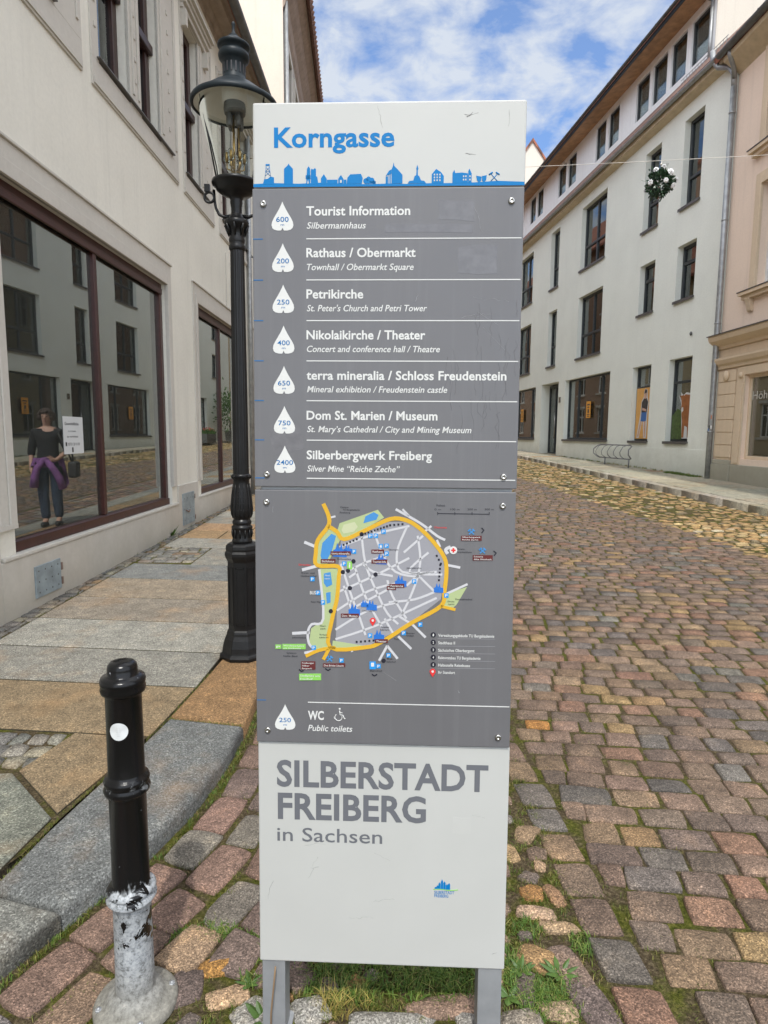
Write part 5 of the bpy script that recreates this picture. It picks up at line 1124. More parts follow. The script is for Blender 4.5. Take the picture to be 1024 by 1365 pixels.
sheet(GB, 'roof', 'tiles', 1.6, GLEN+.1, [(.13, 12.16), (-4.6, 15.5), (-9.5, 11.8), (-9.5, 11.65), (-4.6, 15.35), (.11, 12.05)])
sheet(GB, 'soffit_boards', 'wood_soffit', 1.62, GLEN, [(.10, 12.06), (-.5, 12.16), (-.5, 12.12), (.10, 12.02)])
mb = MB(); GB.box(mb, 1.6, GLEN, .105, .145, 12.0, 12.10); mb.build('fascia', 'frame_dark', GB.root); gutter(GB, 1.6, GLEN, .205, 12.13, .05, 'zinc_dark')
mb = MB(); mb.tube([GB.P(1.92, -.44, z) for z in (10.6, 11, 11.9)], .04, 8); mb.tube([GB.P(1.92, -.44, 11.9), GB.P(1.92, -.2, 11.95), GB.P(1.92, .18, 12.06)], .04, 8); mb.build('dormer_downpipe', 'zinc', GB.root)
mb = MB()
for k in range(15): a = .5+.12*k; mb.tube([GB.P(a, .02, 10.06), GB.P(a, .02, 10.26)], .006, 5)
for z in (10.10, 10.18, 10.25): mb.tube([GB.P(.45, .02, z), GB.P(2.3, .02, z)], .008, 5)
mb.build('snow_guard', 'zinc', GB.root)
# the corner downpipe with its swan necks and stickers
mb = MB(); mb.tube([GB.P(-.02, .11, z) for z in (.55, 2, 5, 8.95)], .062, 14)
mb.tube([GB.P(.55, .30, 9.95), GB.P(.52, .28, 9.72), GB.P(.42, .22, 9.55), GB.P(.15, .14, 9.42), GB.P(.02, .11, 9.25), GB.P(-.02, .11, 8.95)], .058, 12)
mb.tube([GB.P(-.25, .42, 9.55), GB.P(-.22, .35, 9.40), GB.P(-.1, .2, 9.3), GB.P(-.02, .11, 9.1)], .05, 12)
for z in (1.6, 4.0, 6.2, 8.4): mb.lathe([(.063, 0), (.072, .005), (.072, .035), (.063, .04)], 16, c=GB.P(-.02, .11, z))
dp = mb.build('downpipe', 'zinc', GB.root)
mb = MB(); cols = [(.6, .6, .6), (.1, .2, .4), (.5, .45, .4), (.05, .05, .05), (.55, .2, .1), (.7, .7, .68)]
for k in range(14):
    z = 1.1+random.uniform(0, .95); ph = R(random.uniform(-40, 150)); w = random.uniform(.02, .04); h = random.uniform(.04, .1); c0 = GB.P(-.02, .11, 0); mb.tint = random.choice(cols)
    mb.add([(c0[0]+.0635*math.cos(ph+s_*w/.06), c0[1]+.0635*math.sin(ph+s_*w/.06), z+q*h) for q in (0, 1) for s_ in (0, .33, .66, 1)], [(0, 1, 5, 4), (1, 2, 6, 5), (2, 3, 7, 6)])
MAT['sticker'] = M_attr('torn_sticker_paper', .6, .1, 300, .1); mb.build('sticker_remnants', 'sticker', dp, recalc=False)
mb = MB(); mb.ball(GB.P(1.15, .03, 3.98), (.035, .03, .05)); mb.build('wall_fixture', 'zinc_dark', GB.root)
mb = MB(); GB.box(mb, 9.55, 9.70, .001, .03, 2.75, 2.95); mb.build('bell_plate', 'steel', GB.root)
# posters and notices in its windows
def wposter(name, label, cat, a, o, z, group=None):
    e = empty(name, GB.world(a, o, z), GB.root.rotation_euler.z); return tag(e, label, cat, group)
MAT['poster_orange'] = M_plain('poster_orange', (.68, .36, .10), .5, var=.08); MAT['poster_skin'] = M_plain('poster_skin_print', (.55, .34, .25), .5); MAT['letter_cream'] = M_plain('cream_lettering', (.45, .43, .38), .5); MAT['poster_blue'] = M_plain('poster_blue_print', (.05, .15, .40), .5); MAT['poster_dark'] = M_plain('poster_dark_print', (.05, .045, .045), .5, var=.4, vscale=25)
MAT['poster_brown'] = M_plain('poster_brown_print', (.30, .11, .035), .5, var=.3, vscale=6); MAT['poster_green'] = M_plain('poster_green_print', (.06, .10, .025), .5, var=.5, vscale=14)
pf = lambda u, v, d: (u, d, v)
def pp(mat, pts, lv, par, nm): mb = MB(); mb.prism(pts, 0, .002*lv, pf); return mb.build(nm, mat, par)
# (u grows to the left in the picture: the local x axis runs away from the viewer)
p1 = wposter('window_poster', 'orange poster of a standing man in a blue apron filling a narrow shop window', 'poster', 3.06, -.13, 1.44)
pp('poster_orange', [(0, 0), (.91, 0), (.91, 1.42), (0, 1.42)], 1, p1, 'sheet')
MR = lambda pts: [(.91-u, v) for u, v in pts]
pp('letter_white', MR([(.10, .02), (.24, .02), (.42, .60), (.50, .02), (.64, .02), (.66, .7), (.70, 1.0), (.62, 1.16), (.60, 1.36), (.48, 1.40), (.42, 1.32), (.42, 1.18), (.30, 1.05), (.27, .72)]), 2, p1, 'figure_outline')
pp('poster_skin', MR([(.14, .06), (.22, .06), (.40, .62), (.34, .66)]), 3, p1, 'figure_leg'); pp('poster_skin', MR([(.53, .06), (.60, .06), (.58, .66), (.48, .66)]), 3, p1, 'figure_leg')
pp('poster_blue', MR([(.30, .50), (.46, .48), (.60, .50), (.62, .78), (.34, .78)]), 4, p1, 'figure_apron')
pp('poster_dark', MR([(.33, .74), (.62, .74), (.66, 1.02), (.58, 1.13), (.44, 1.13), (.33, 1.02)]), 5, p1, 'figure_shirt')
pp('poster_skin', MR([(.46, 1.12), (.56, 1.12), (.58, 1.28), (.55, 1.33), (.48, 1.33), (.45, 1.26)]), 6, p1, 'figure_face'); pp('poster_dark', MR([(.45, 1.26), (.58, 1.28), (.57, 1.36), (.49, 1.38)]), 7, p1, 'figure_hair'); pp('poster_skin', MR([(.36, .80), (.60, .76), (.60, .82), (.38, .87)]), 7, p1, 'figure_arm')
pp('letter_white', MR([(.76, .30), (.88, .32), (.86, .75), (.78, .70)]), 2, p1, 'white_print')
p2 = wposter('window_poster', 'cut-out poster of a brown cow beside a green bush in a narrow shop window', 'poster', 1.12, -.13, 1.44)
MR = lambda pts: [(.92-u, v) for u, v in pts]
pp('poster_green', MR([(0, 0), (.5, 0), (.52, .5), (.40, .72), (.25, .78), (.10, .66), (0, .6)]), 1, p2, 'bush')
pp('letter_white', MR([(.26, 1.12), (.40, .96), (.36, 1.18), (.47, 1.10), (.60, 1.16), (.92, 1.12), (.92, .02), (.5, .02), (.44, .55), (.38, .92)]), 2, p2, 'cow_outline')
pp('poster_brown', MR([(.50, .04), (.58, .04), (.60, .34), (.72, .30), (.74, .04), (.82, .04), (.84, .4), (.92, .45), (.92, 1.08), (.70, 1.10), (.56, 1.12), (.46, 1.02), (.44, .62), (.48, .45)]), 3, p2, 'cow_body')
pp('poster_brown', MR([(.30, 1.10), (.40, 1.02), (.42, .86), (.40, .72), (.46, .66), (.53, .72), (.54, .9), (.56, 1.02), (.66, 1.08), (.52, 1.08), (.48, 1.11), (.42, 1.09)]), 4, p2, 'cow_head'); pp('letter_white', MR([(.41, .72), (.46, .67), (.52, .72), (.50, .80), (.44, .80)]), 5, p2, 'cow_muzzle')
for a, lab in ((7.12, 'orange notice hung in the wide shop window left of the poster of the man'), (14.35, 'orange notice hung in the far shop window beyond the recessed door')):
    e = wposter('orange_notice', lab, 'notice', a, -.125, 2.12, 'orange notices hung in the shop windows'); pp('orange_paper', [(0, 0), (.36, 0), (.36, .56), (0, .56)], 1, e, 'sheet')
    mb = MB()
    for k, (x0, x1, z0, z1) in enumerate(((.06, .30, .42, .47), (.10, .26, .34, .38), (.12, .24, .17, .30), (.06, .30, .10, .13), (.08, .28, .04, .07))): mb.prism([(x0, z0), (x1, z0), (x1-.01, z1), (x0+.02, z1)], 0, .004, pf)
    mb.build('dark_print', 'poster_dark', e)
# goods behind the wide shop windows
for a, lab in ((5.95, 'heap of pale cushions behind the wide shop window'), (13.2, 'heap of dark and yellow bags behind the far shop window')):
    e = wposter('display_goods', lab, 'shop display', a, -.75, 1.25); mb = MB()
    MAT['goods'] = MAT.get('goods') or M_attr('display_cloth', .9, .1, 60, .2); 
    for k in range(16): mb.tint = random.choice([(.5, .45, .42), (.4, .25, .2), (.12, .12, .14), (.5, .4, .1), (.3, .3, .35)]); mb.ball((random.uniform(0, 1.3), random.uniform(-.2, .2), .2+random.uniform(0, .28)), (random.uniform(.12, .22), .14, random.uniform(.08, .14)), 10, 6)
    mb.build('cushion_heap', 'goods', e)
    mb = MB(); mb.box(-.2, 1.5, -.35, .35, -.5, .12); mb.build('plinth_table', 'interior_shop', e)

# ------------------------------------------------------------------ salmon building on the right
PB = Facade('salmon_building', GO, R(-1.15), 'R')
tag(PB.root, 'salmon plastered building with tan sandstone shop front at the right edge', 'building')
P_OPS = [(-4.6, -1.08, 1.04, 2.80, .14), (-2.55, -1.22, 4.52, 6.55, .2), (-2.5, -1.22, 7.32, 9.0, .2), (-5.6, -4.4, 4.52, 6.55, .2), (-5.6, -4.4, 7.32, 9.0, .2)]
PB.wall('wall', -13, -.03, -.4, 9.3, P_OPS, 'plaster_pink')
for i, p in enumerate(P_OPS):
    PB.window(p[0], p[1], p[2], p[3], -p[4]+.05, 'trim_pink' if i == 0 else 'frame_white', .07, (.5,) if i else (.42,), (.62,) if i else (), 'glass_shop' if i == 0 else 'glass', curtain=2 if i else 0, name='shop_window' if i == 0 else 'window'); PB.room(p[0]-.1, p[1]+.1, p[2]-.2, p[3]+.2, -.3, 1.5)
for p in P_OPS[1:]:
    mb = MB()
    for k, (w, d) in enumerate(((.24, .03), (.14, .06))):
        o0 = -.01 if k == 0 else .0302
        for (x0, x1, q0, q1) in ((p[0]-w, p[0], p[2], p[3]+w), (p[1], p[1]+w, p[2], p[3]+w), (p[0], p[1], p[3], p[3]+w)): PB.box(mb, x0, x1, o0, d, q0, q1)
    mb.build('window_surround', 'trim_pink', PB.root, bevel=.006)
for p in P_OPS[1:]:
    mb = MB(); PB.box(mb, p[0]-.34, p[1]+.38, -.02, .17, p[2]-.10, p[2]-.03); PB.box(mb, p[0]-.30, p[1]+.34, -.02, .11, p[2]-.18, p[2]-.1005)
    for a in (p[0]-.12, p[1]+.12):
        if p[2] < 6: mb.prism([(.0, p[2]-.42), (.03, p[2]-.45), (.06, p[2]-.42), (.10, p[2]-.25), (.13, p[2]-.182), (.0, p[2]-.182)], a-.07, a+.07, lambda u, v, d: PB.P(d, u, v))
    mb.build('stone_sill', 'trim_pink', PB.root, bevel=.004)
for p in P_OPS[1:]: mb = MB(); PB.box(mb, p[0]-.35, p[1]+.40, -.02, .185, p[2]-.0298, p[2]-.012); mb.build('sheet_sill', 'sill_dark', PB.root)
def cornice(name, prof, mat, a0=-13, a1=.04): return sheet(PB, name, mat, a0, a1, prof)
cornice('upper_cornice', [(0, 3.42), (.06, 3.44), (.08, 3.50), (.14, 3.53), (.24, 3.60), (.27, 3.68), (.27, 3.72), (0, 3.74)], 'trim_pink'); sheet(PB, 'cornice_flashing', 'sill_dark', -13, .06, [(.0, 3.76), (.30, 3.735), (.30, 3.715), (.0, 3.742)])
cornice('lower_cornice', [(0, 2.98), (.05, 3.0), (.06, 3.06), (.11, 3.10), (.15, 3.18), (.15, 3.23), (0, 3.26)], 'trim_pink')
mb = MB(); PB.box(mb, -13, -.02, -.01, .02, 3.262, 3.418); mb.build('frieze', 'trim_pink', PB.root)
mb = MB(); z = 1.06
while z < 2.9: PB.box(mb, -.78, -.12, -.01, .05, z, min(z+.262, 2.95)); z += .275
PB.box(mb, -.74, -.16, -.012, .03, 1.0, 2.95); mb.build('rusticated_pier', 'trim_pink', PB.root, bevel=.008)
mb = MB(); PB.box(mb, -1.08, -.80, -.02, .03, .92, 2.97); PB.box(mb, -4.6, -1.08, -.02, .03, 2.802, 2.97); PB.box(mb, -1.05, -.92, .0305, .05, .95, 2.62); mb.ball(PB.P(-.98, .05, 2.80), (.06, .04, .06)); mb.lathe([(.001, .03), (.10, .03), (.11, .06), (.06, .085), (.02, .1), (.001, .1)], 20, M=Matrix.Translation(PB.P(-.45, .02, 2.83)) @ Matrix.Rotation(R(-90), 4, 'X'))
mb.build('shopfront_frame', 'trim_pink', PB.root, bevel=.005)
mb = MB(); PB.box(mb, -13, -.8, -.02, .05, -.3, .915); PB.box(mb, -.80, -.08, -.02, .085, -.3, .90); PB.box(mb, -.78, -.10, -.02, .068, .9002, 1.0); mb.build('plinth', 'plinth_green', PB.root, bevel=.01)
mb = MB(); text_into(mb, 'H\u00f6hne', -1.30, 2.28, .165, .80, .012, 0, lambda u, v, d: PB.P(-1.24-(u+1.30), -.08+d, v)); mb.build('shop_lettering', 'letter_cream', PB.root, recalc=False)
sheet(PB, 'eaves_box', 'soffit_tan', -13, -.03, [(0, 9.18), (.05, 9.22), (.36, 9.42), (.38, 9.50), (0, 9.6)]); gutter(PB, -13, .02, .45, 9.58, .08, 'zinc_dark'); sheet(PB, 'roof', 'tiles', -13, .25, [(.44, 9.62), (-4.5, 14.0), (-9.3, 9.6), (-9.3, 9.45), (-4.5, 13.85), (.40, 9.52)])
mb = MB(); PB.box(mb, .0, .25, -.25, .38, 9.66, 9.70); mb.add([PB.P(a, o_, z) for a in (-.5, .28) for o_, z in ((.46, 9.66), (-1.0, 10.98), (-1.0, 10.95), (.46, 9.63))], [(0, 1, 5, 4), (3, 2, 6, 7), (0, 1, 2, 3), (4, 5, 6, 7), (0, 4, 7, 3), (1, 5, 6, 2)]); mb.build('roof_flashing', 'zinc', PB.root)
mb = MB(); PB.box(mb, -.03, -.01, -9, 0, -.4, 9.3); mb.add([PB.P(a, o_, z) for a in (-.03, -.01) for o_, z in ((0, 9.3), (-9, 9.3), (-4.5, 13.7))], [(0, 1, 2), (3, 4, 5), (0, 2, 5, 3), (1, 2, 5, 4)]); mb.build('party_wall', 'plaster_pink', PB.root)

# ------------------------------------------------------------------ cream gabled house beyond the grey building
CG = Facade('gabled_house', GB.world(27.05, 0), R(-5.6), 'R'); tag(CG.root, 'tall cream house with steep bright gable rising above the far end of the grey building', 'building')
c_ops = [(a, a+1, z, z+1.7) for a in (1, 3.4, 5.8, 8.2) for z in (2.0, 5.2, 8.4, 11.2)]
CG.wall('wall', 0, 10.2, -.5, 13.9, [(*p, .16) for p in c_ops], 'plaster_tan')
for p in c_ops: CG.window(*p, -.1, 'frame_white', .06, (.5,), (.65,), 'glass'); CG.room(p[0]-.1, p[1]+.1, p[2]-.1, p[3]+.1, -.2, .5)
mb = MB(); CG.box(mb, -.03, 0, -8.6, 0, -.5, 13.9); mb.add([CG.P(a, o_, z) for a in (-.03, 0) for o_, z in ((0, 13.9), (-8.6, 13.9), (-4.2, 19.65))], [(0, 1, 2), (3, 4, 5), (0, 2, 5, 3), (1, 2, 5, 4)]); mb.build('gable_wall', 'plaster_bright', CG.root)
mb = MB(); CG.box(mb, -.05, -.032, -3.9, -3.2, 16.0, 17.1); gw = mb.build('gable_window', 'frame_dark', CG.root)
mb = MB(); 
for (x0, x1, q0, q1) in ((-3.98, -3.9, 15.95, 17.18), (-3.2, -3.12, 15.95, 17.18), (-3.9, -3.2, 17.1, 17.18), (-3.9, -3.2, 15.92, 16.0)): CG.box(mb, -.075, -.031, x0, x1, q0, q1)
mb.build('frame', 'trim_pink', gw)
sheet(CG, 'roof', 'tiles', -.12, 10.3, [(.35, 13.45), (-4.2, 19.85), (-8.95, 13.45), (-8.95, 13.3), (-4.2, 19.65), (.35, 13.3)])
simple_house('white_house', 'white plastered house closing the view down the street', (-7.0, 55.5, 0), R(90), 'L', 18, 9.5, 'plaster_white', 7, 3)

# ------------------------------------------------------------------ wire and flower ball over the street
mb = MB(); A_, B_ = Vector((-2.72, 13.2, 6.55)), Vector((7.70, 10.0, 5.80)); n = 24
mb.tube([A_.lerp(B_, k/n)-Vector((0, 0, .06*4*(k/n)*(1-k/n))) for k in range(n+1)], .004, 6)
MAT['wire'] = M_plain('pale_steel_wire', (.55, .52, .47), .5, .3); tag(mb.build('overhead_wire', 'wire'), 'thin pale wire spanning the street between the facades', 'wire')
fb = empty('flower_ball', (4.49, 10.98, 5.63)); tag(fb, 'hanging ball of dark leaves and white flowers on the overhead wire', 'flower ball')
mb = MB(); mb.tube([(0, 0, .0), (.003, 0, .33)], .006, 6); mb.ball((0, 0, .29), (.018, .018, .018)); mb.build('hanger', 'wire', fb)
def leaf(mb, p, d, L, w, up=None):
    d = d.normalized(); up = up or Vector((random.uniform(-1, 1), random.uniform(-1, 1), random.uniform(-1, 1))); s_ = d.cross(up)
    if s_.length < .01: s_ = d.cross(Vector((1, 0, 0)))
    s_.normalize(); n_ = s_.cross(d)
    mb.add([p, p+d*L*.35+s_*w-n_*w*.3, p+d*L*.35+n_*w*.12, p+d*L*.35-s_*w-n_*w*.3, p+d*L*.75+s_*w*.7-n_*w*.35, p+d*L*.75-n_*w*.05, p+d*L*.75-s_*w*.7-n_*w*.35, p+d*L-n_*w*.5], [(0, 1, 2), (0, 2, 3), (1, 4, 5, 2), (3, 2, 5, 6), (4, 7, 5), (5, 7, 6)])
def M_leaf(name, lo, hi, rough=.5):
    m, t, b = newmat(name); b.inputs['Roughness'].default_value = rough
    oi = noise(t, 14, 3); t.links.new(ramp(t, oi, [(.3, lo), (.7, hi)]), b.inputs['Base Color']); b.inputs['Subsurface Weight'].default_value = 0
    return m
MAT['leaf_dark'] = M_leaf('dark_glossy_leaf', (.012, .035, .016), (.035, .085, .035), .35); MAT['petal'] = M_plain('white_petal', (.80, .80, .80), .7, var=.05)
mb = MB()
for _ in range(900):
    v = Vector((random.gauss(0, 1), random.gauss(0, 1), random.gauss(0, 1))).normalized(); r_ = .225*random.uniform(.35, 1)**.5*(1+.12*math.sin(3*v.x+5*v.z))
    leaf(mb, v*r_*.86, (v+Vector((random.uniform(-1, 1), random.uniform(-1, 1), random.uniform(-1, 1)))*.8), random.uniform(.04, .075), random.uniform(.011, .018))
for _ in range(22):
    v = Vector((random.gauss(0, 1), random.gauss(0, 1), random.gauss(0, 1))).normalized(); mb.tube([v*.15, v*.27], .002, 4); leaf(mb, v*.26, v, .05, .013)
mb.build('foliage', 'leaf_dark', fb, recalc=False)
for v in ((.32, -.9, .42), (-.02, -1, -.18), (-.55, -.55, .65), (.0, -.5, .85), (.9, -.4, .1), (-.85, -.5, -.15), (.6, -.75, -.45), (.15, .9, .4), (-.6, .7, -.2), (.7, .6, .3)):
    v = Vector(v).normalized(); mb = MB(); u = v.orthogonal().normalized(); w = v.cross(u); c = v*.238; rad = random.uniform(.042, .062)
    for ring, (k, tilt) in enumerate(((7, .25), (6, .7), (4, 1.6))):
        for i in range(k):
            a = 2*math.pi*i/k+ring; d = (u*math.cos(a)+w*math.sin(a)+v*tilt); leaf(mb, c+v*.008*ring, d, rad*(1-.18*ring), rad*.42, v)
    mb.build('flower', 'petal', fb, recalc=False)

# ------------------------------------------------------------------ bicycle rack
MAT['rack_steel'] = M_plain('dull_galvanised_tube', (.2, .2, .2), .5, .2)
rk = empty('bicycle_rack', GB.world(3.24, .30, 0), GB.root.rotation_euler.z); tag(rk, 'low galvanised steel bicycle rack standing against the pale grey facade', 'bicycle rack')
zg = G(7, 18)+.12
mb = MB(); mb.tube([(2.06, 0, 1.25), (0.1, 0, 1.25)], .018, 8); mb.tube([(2.06, 0, .86), (.1, 0, .86)], .018, 8); mb.tube([(.1, 0, 1.25), (.04, 0, 1.22), (0, .10, 1.12), (0, .10, .98), (.04, 0, .88), (.1, 0, .86)], .018, 8); mb.tube([(2.06, 0, 1.25), (2.14, .04, 1.22), (2.2, .14, 1.12), (2.2, .14, .98), (2.14, .04, .88), (2.06, 0, .86)], .018, 8)
mb.build('frame', 'rack_steel', rk)
for x in (.16, 1.68): mb = MB(); mb.tube([(x, 0, .86), (x, 0, zg-.02)], .022, 8); mb.build('leg', 'rack_steel', rk)
for k in range(5):
    x = .30+.40*k; mb = MB(); mb.tube([(x, .0, 1.25), (x+.01, .12, 1.2), (x+.02, .20, 1.05), (x+.06, .16, .95), (x+.10, .02, .86)], .010, 6); mb.build('wheel_holder', 'rack_steel', rk)

# ------------------------------------------------------------------ potted tree and flower trough far along the street (mirrored in the shop window)
pt = empty('potted_tree', (*GB.world(24.6, .9).xy, G(4.5, 39)+.12)); tag(pt, 'leafy potted tree by the facade far down the street', 'potted tree')
mb = MB(); mb.lathe([(.28, 0), (.36, .6), (.38, .62), (.36, .66), (.32, .62), (0, .6)], 20, cap=False); mb.build('pot', 'zinc_dark', pt)
mb = MB(); mb.tube([(0, 0, .55), (.02, .01, 1.2), (0, .03, 1.8)], [.05, .04, .025], 8); mb.build('trunk', 'cornice_brown', pt)
MAT['leaf_green'] = M_leaf('fresh_green_leaf', (.03, .075, .015), (.09, .17, .04)); mb = MB()
for _ in range(900):
    v = Vector((random.gauss(0, .42), random.gauss(0, .42), random.gauss(0, .55))); leaf(mb, Vector((0, 0, 1.9))+v, v+Vector((0, 0, .3)), random.uniform(.12, .22), random.uniform(.03, .05))
mb.build('crown', 'leaf_green', pt, recalc=False)
tr = empty('flower_trough', (*GB.world(21.3, .8).xy, G(4.7, 36)+.12), GB.root.rotation_euler.z); tag(tr, 'dark flower trough with red blooms standing on the pavement far down the street', 'planter')
mb = MB(); mb.box(-.7, .7, -.2, .2, 0, .5); mb.build('box', 'zinc_dark', tr, bevel=.01); mb = MB()
for _ in range(260): leaf(mb, Vector((random.uniform(-.68, .68), random.uniform(-.2, .2), .46)), Vector((random.uniform(-.5, .5), random.uniform(-.5, .5), 1)), random.uniform(.15, .4), .03)
mb.build('foliage', 'leaf_green', tr, recalc=False)
MAT['bloom_red'] = M_plain('red_petal', (.45, .05, .04), .7); mb = MB()
for _ in range(40): mb.ball((random.uniform(-.65, .65), random.uniform(-.18, .18), random.uniform(.6, .85)), .035, 6, 4)
mb.build('blooms', 'bloom_red', tr)

# ------------------------------------------------------------------ the woman on the pavement (hidden by the stele, mirrored in the shop window)
def skin(name, nodes, edges, mat, parent, sub=2, root=0):
    me = bpy.data.meshes.new(name); keys = list(nodes); me.from_pydata([nodes[k][:3] for k in keys], [(keys.index(a), keys.index(b)) for a, b in edges], [])
    o = bpy.data.objects.new(name, me); COL.objects.link(o); md = o.modifiers.new('skin', 'SKIN'); md.use_smooth_shade = True
    for i, k in enumerate(keys):
        r_ = nodes[k][3]; o.data.skin_vertices[0].data[i].radius = (r_, r_) if not isinstance(r_, tuple) else r_
        o.data.skin_vertices[0].data[i].use_root = (i == root)
    s_ = o.modifiers.new('sub', 'SUBSURF'); s_.levels = s_.render_levels = sub
    bpy.context.view_layer.update(); me2 = bpy.data.meshes.new_from_object(o.evaluated_get(bpy.context.evaluated_depsgraph_get()))
    bpy.data.objects.remove(o); me2.materials.append(MAT[mat]) if len(me2.materials) == 0 else None
    me2.polygons.foreach_set('use_smooth', [True]*len(me2.polygons)); me2.name = name
    q = bpy.data.objects.new(name, me2); COL.objects.link(q); q.parent = parent; return q
MAT['skin'] = M_plain('skin', (.50, .29, .21), .5, var=.08); MAT['hair'] = M_plain('dark_brown_hair', (.045, .024, .015), .6, var=.4, vscale=40); MAT['cloth_black'] = M_plain('black_jersey', (.016, .016, .018), .9, var=.2)
MAT['denim'] = M_plain('blue_denim', (.035, .055, .095), .85, var=.3, vscale=18); MAT['purple'] = M_plain('purple_jacket_cloth', (.20, .075, .23), .8, var=.3, vscale=14); MAT['shoe'] = M_plain('dark_shoe', (.03, .028, .026), .6); MAT['lip'] = M_plain('lips', (.35, .11, .10), .5)
wm = empty('person', (-1.03, 8.56, S_(0, 8.56)+.004), R(-14)); tag(wm, 'woman in black top and jeans with purple jacket round her hips, walking behind the stele', 'person')
# she faces -y; her left is +x
BN = {'pelvis': (0, 0, .84, (.145, .105)), 'waist': (0, .0, .98, (.125, .095)), 'chest': (0, .005, 1.16, (.145, .105)), 'sh': (0, .01, 1.285, (.10, .075)), 'neck': (0, .0, 1.345, .045), 'jaw': (0, -.012, 1.40, (.05, .055)), 'head': (0, -.005, 1.475, (.068, .082)), 'top': (0, .008, 1.525, (.058, .068)),
      'sL': (.150, .01, 1.265, .052), 'eL': (.215, .03, 1.01, .038), 'wL': (.20, -.06, .80, .026), 'hL': (.185, -.085, .745, (.022, .034)), 'sR': (-.150, .01, 1.265, .052), 'eR': (-.235, .05, 1.02, .038), 'wR': (-.135, -.12, .905, .026), 'hR': (-.085, -.145, .90, (.022, .032)),
      'tL': (.085, 0, .78, .085), 'kL': (.075, -.045, .44, .058), 'aL': (.072, .03, .09, .040), 'fL': (.078, -.10, .035, (.038, .028)), 'tR': (-.085, 0, .78, .085), 'kR': (-.075, .015, .44, .058), 'aR': (-.075, .09, .10, .040), 'fR': (-.082, -.03, .035, (.038, .028))}
BE = [('pelvis', 'waist'), ('waist', 'chest'), ('chest', 'sh'), ('sh', 'neck'), ('neck', 'jaw'), ('jaw', 'head'), ('head', 'top'), ('sh', 'sL'), ('sL', 'eL'), ('eL', 'wL'), ('wL', 'hL'), ('sh', 'sR'), ('sR', 'eR'), ('eR', 'wR'), ('wR', 'hR'), ('pelvis', 'tL'), ('tL', 'kL'), ('kL', 'aL'), ('aL', 'fL'), ('pelvis', 'tR'), ('tR', 'kR'), ('kR', 'aR'), ('aR', 'fR')]
for h, sx, p0, dirs in (('hL', 1, (.185, -.09, .735), [(0, -.25, -1), (.02, -.1, -1), (.0, .08, -1), (-.02, .25, -1)]), ('hR', -1, (-.075, -.147, .90), [(1, .05, .35), (1, -.02, .12), (1, .0, -.1), (1, .08, -.32)])):
    for i, d in enumerate(dirs):
        d = Vector(d).normalized(); L = (.062, .072, .068, .054)[i]; off = Vector((0, (i-1.5)*.017, -.015)) if h == 'hL' else Vector((.01, 0, (1.5-i)*.016))
        b0 = Vector(p0)+off; b1 = b0+d*L*.5; b2 = b1+(d+Vector((0, -.5, .2)) if h == 'hL' else d+Vector((0, .5, -.2))).normalized()*L*.5
        for j, (q, r_) in enumerate(((b0, .0095), (b1, .0088), (b2, .0072))): BN[f'{h}{i}{j}'] = (*q, r_)
        BE += [(h, f'{h}{i}0'), (f'{h}{i}0', f'{h}{i}1'), (f'{h}{i}1', f'{h}{i}2')]
    tb_ = Vector(p0)+(Vector((0, -.03, .03)) if h == 'hL' else Vector((-.01, -.012, .036))); te = tb_+(Vector((-.01, -.03, -.035)) if h == 'hL' else Vector((.035, -.02, .022)))
    BN[h+'t0'] = (*tb_, .011); BN[h+'t1'] = (*te, .0085); BE += [(h, h+'t0'), (h+'t0', h+'t1')]
body = skin('body', BN, BE, 'skin', wm)
mb = MB(); mb.tube([(0, -.075, 1.485), (0, -.092, 1.463), (0, -.104, 1.447), (0, -.085, 1.440)], [.008, .011, .013, .006], 8)
for sx in (-1, 1): mb.ball((sx*.069, .0, 1.465), (.010, .018, .028), 8, 6)
mb.build('nose_and_ears', 'skin', body)
for sx in (-1, 1): mb = MB(); mb.ball((sx*.028, -.077, 1.478), (.011, .006, .006), 10, 6); mb.build('eye', 'ink', body)
mb = MB(); mb.ball((0, -.078, 1.415), (.022, .007, .007), 10, 6); mb.build('mouth', 'lip', body)
mb = MB(); mb.lathe([(.095, 1.555)], 3) if False else None
for _ in range(210):
    a = random.uniform(0, 6.283); el = random.uniform(-.35, 1.45); r_ = random.uniform(.085, .104)
    p = Vector((r_*math.cos(el)*math.cos(a)*.95, r_*math.cos(el)*math.sin(a)+.012, 1.478+r_*math.sin(el)*.92))
    if p.y < -.045 and p.z < 1.525: continue
    mb.ball(p, (random.uniform(.018, .028),)*3, 7, 5)
mb.build('hair', 'hair', body)
grow = lambda k, g: (*BN[k][:3], tuple(v+g for v in BN[k][3]) if isinstance(BN[k][3], tuple) else BN[k][3]+g)
T = {k: grow(k, .016) for k in ('waist', 'chest', 'sh', 'sL', 'eL', 'sR', 'eR')}; T['hem'] = (0, 0, .86, (.168, .125)); T['nk'] = (0, .006, 1.312, .066)
T['cL'] = (*(Vector(BN['eL'][:3]).lerp(Vector(BN['wL'][:3]), .35)), .046); T['cR'] = (*(Vector(BN['eR'][:3]).lerp(Vector(BN['wR'][:3]), .35)), .046)
skin('top', T, [('hem', 'waist'), ('waist', 'chest'), ('chest', 'sh'), ('sh', 'nk'), ('sh', 'sL'), ('sL', 'eL'), ('eL', 'cL'), ('sh', 'sR'), ('sR', 'eR'), ('eR', 'cR')], 'cloth_black', body)
J = {k: grow(k, .014) for k in ('pelvis', 'tL', 'kL', 'tR', 'kR')}; J['aL'] = (.072, .03, .075, .060); J['aR'] = (-.075, .09, .085, .060); J['w'] = (0, 0, .95, (.145, .11))
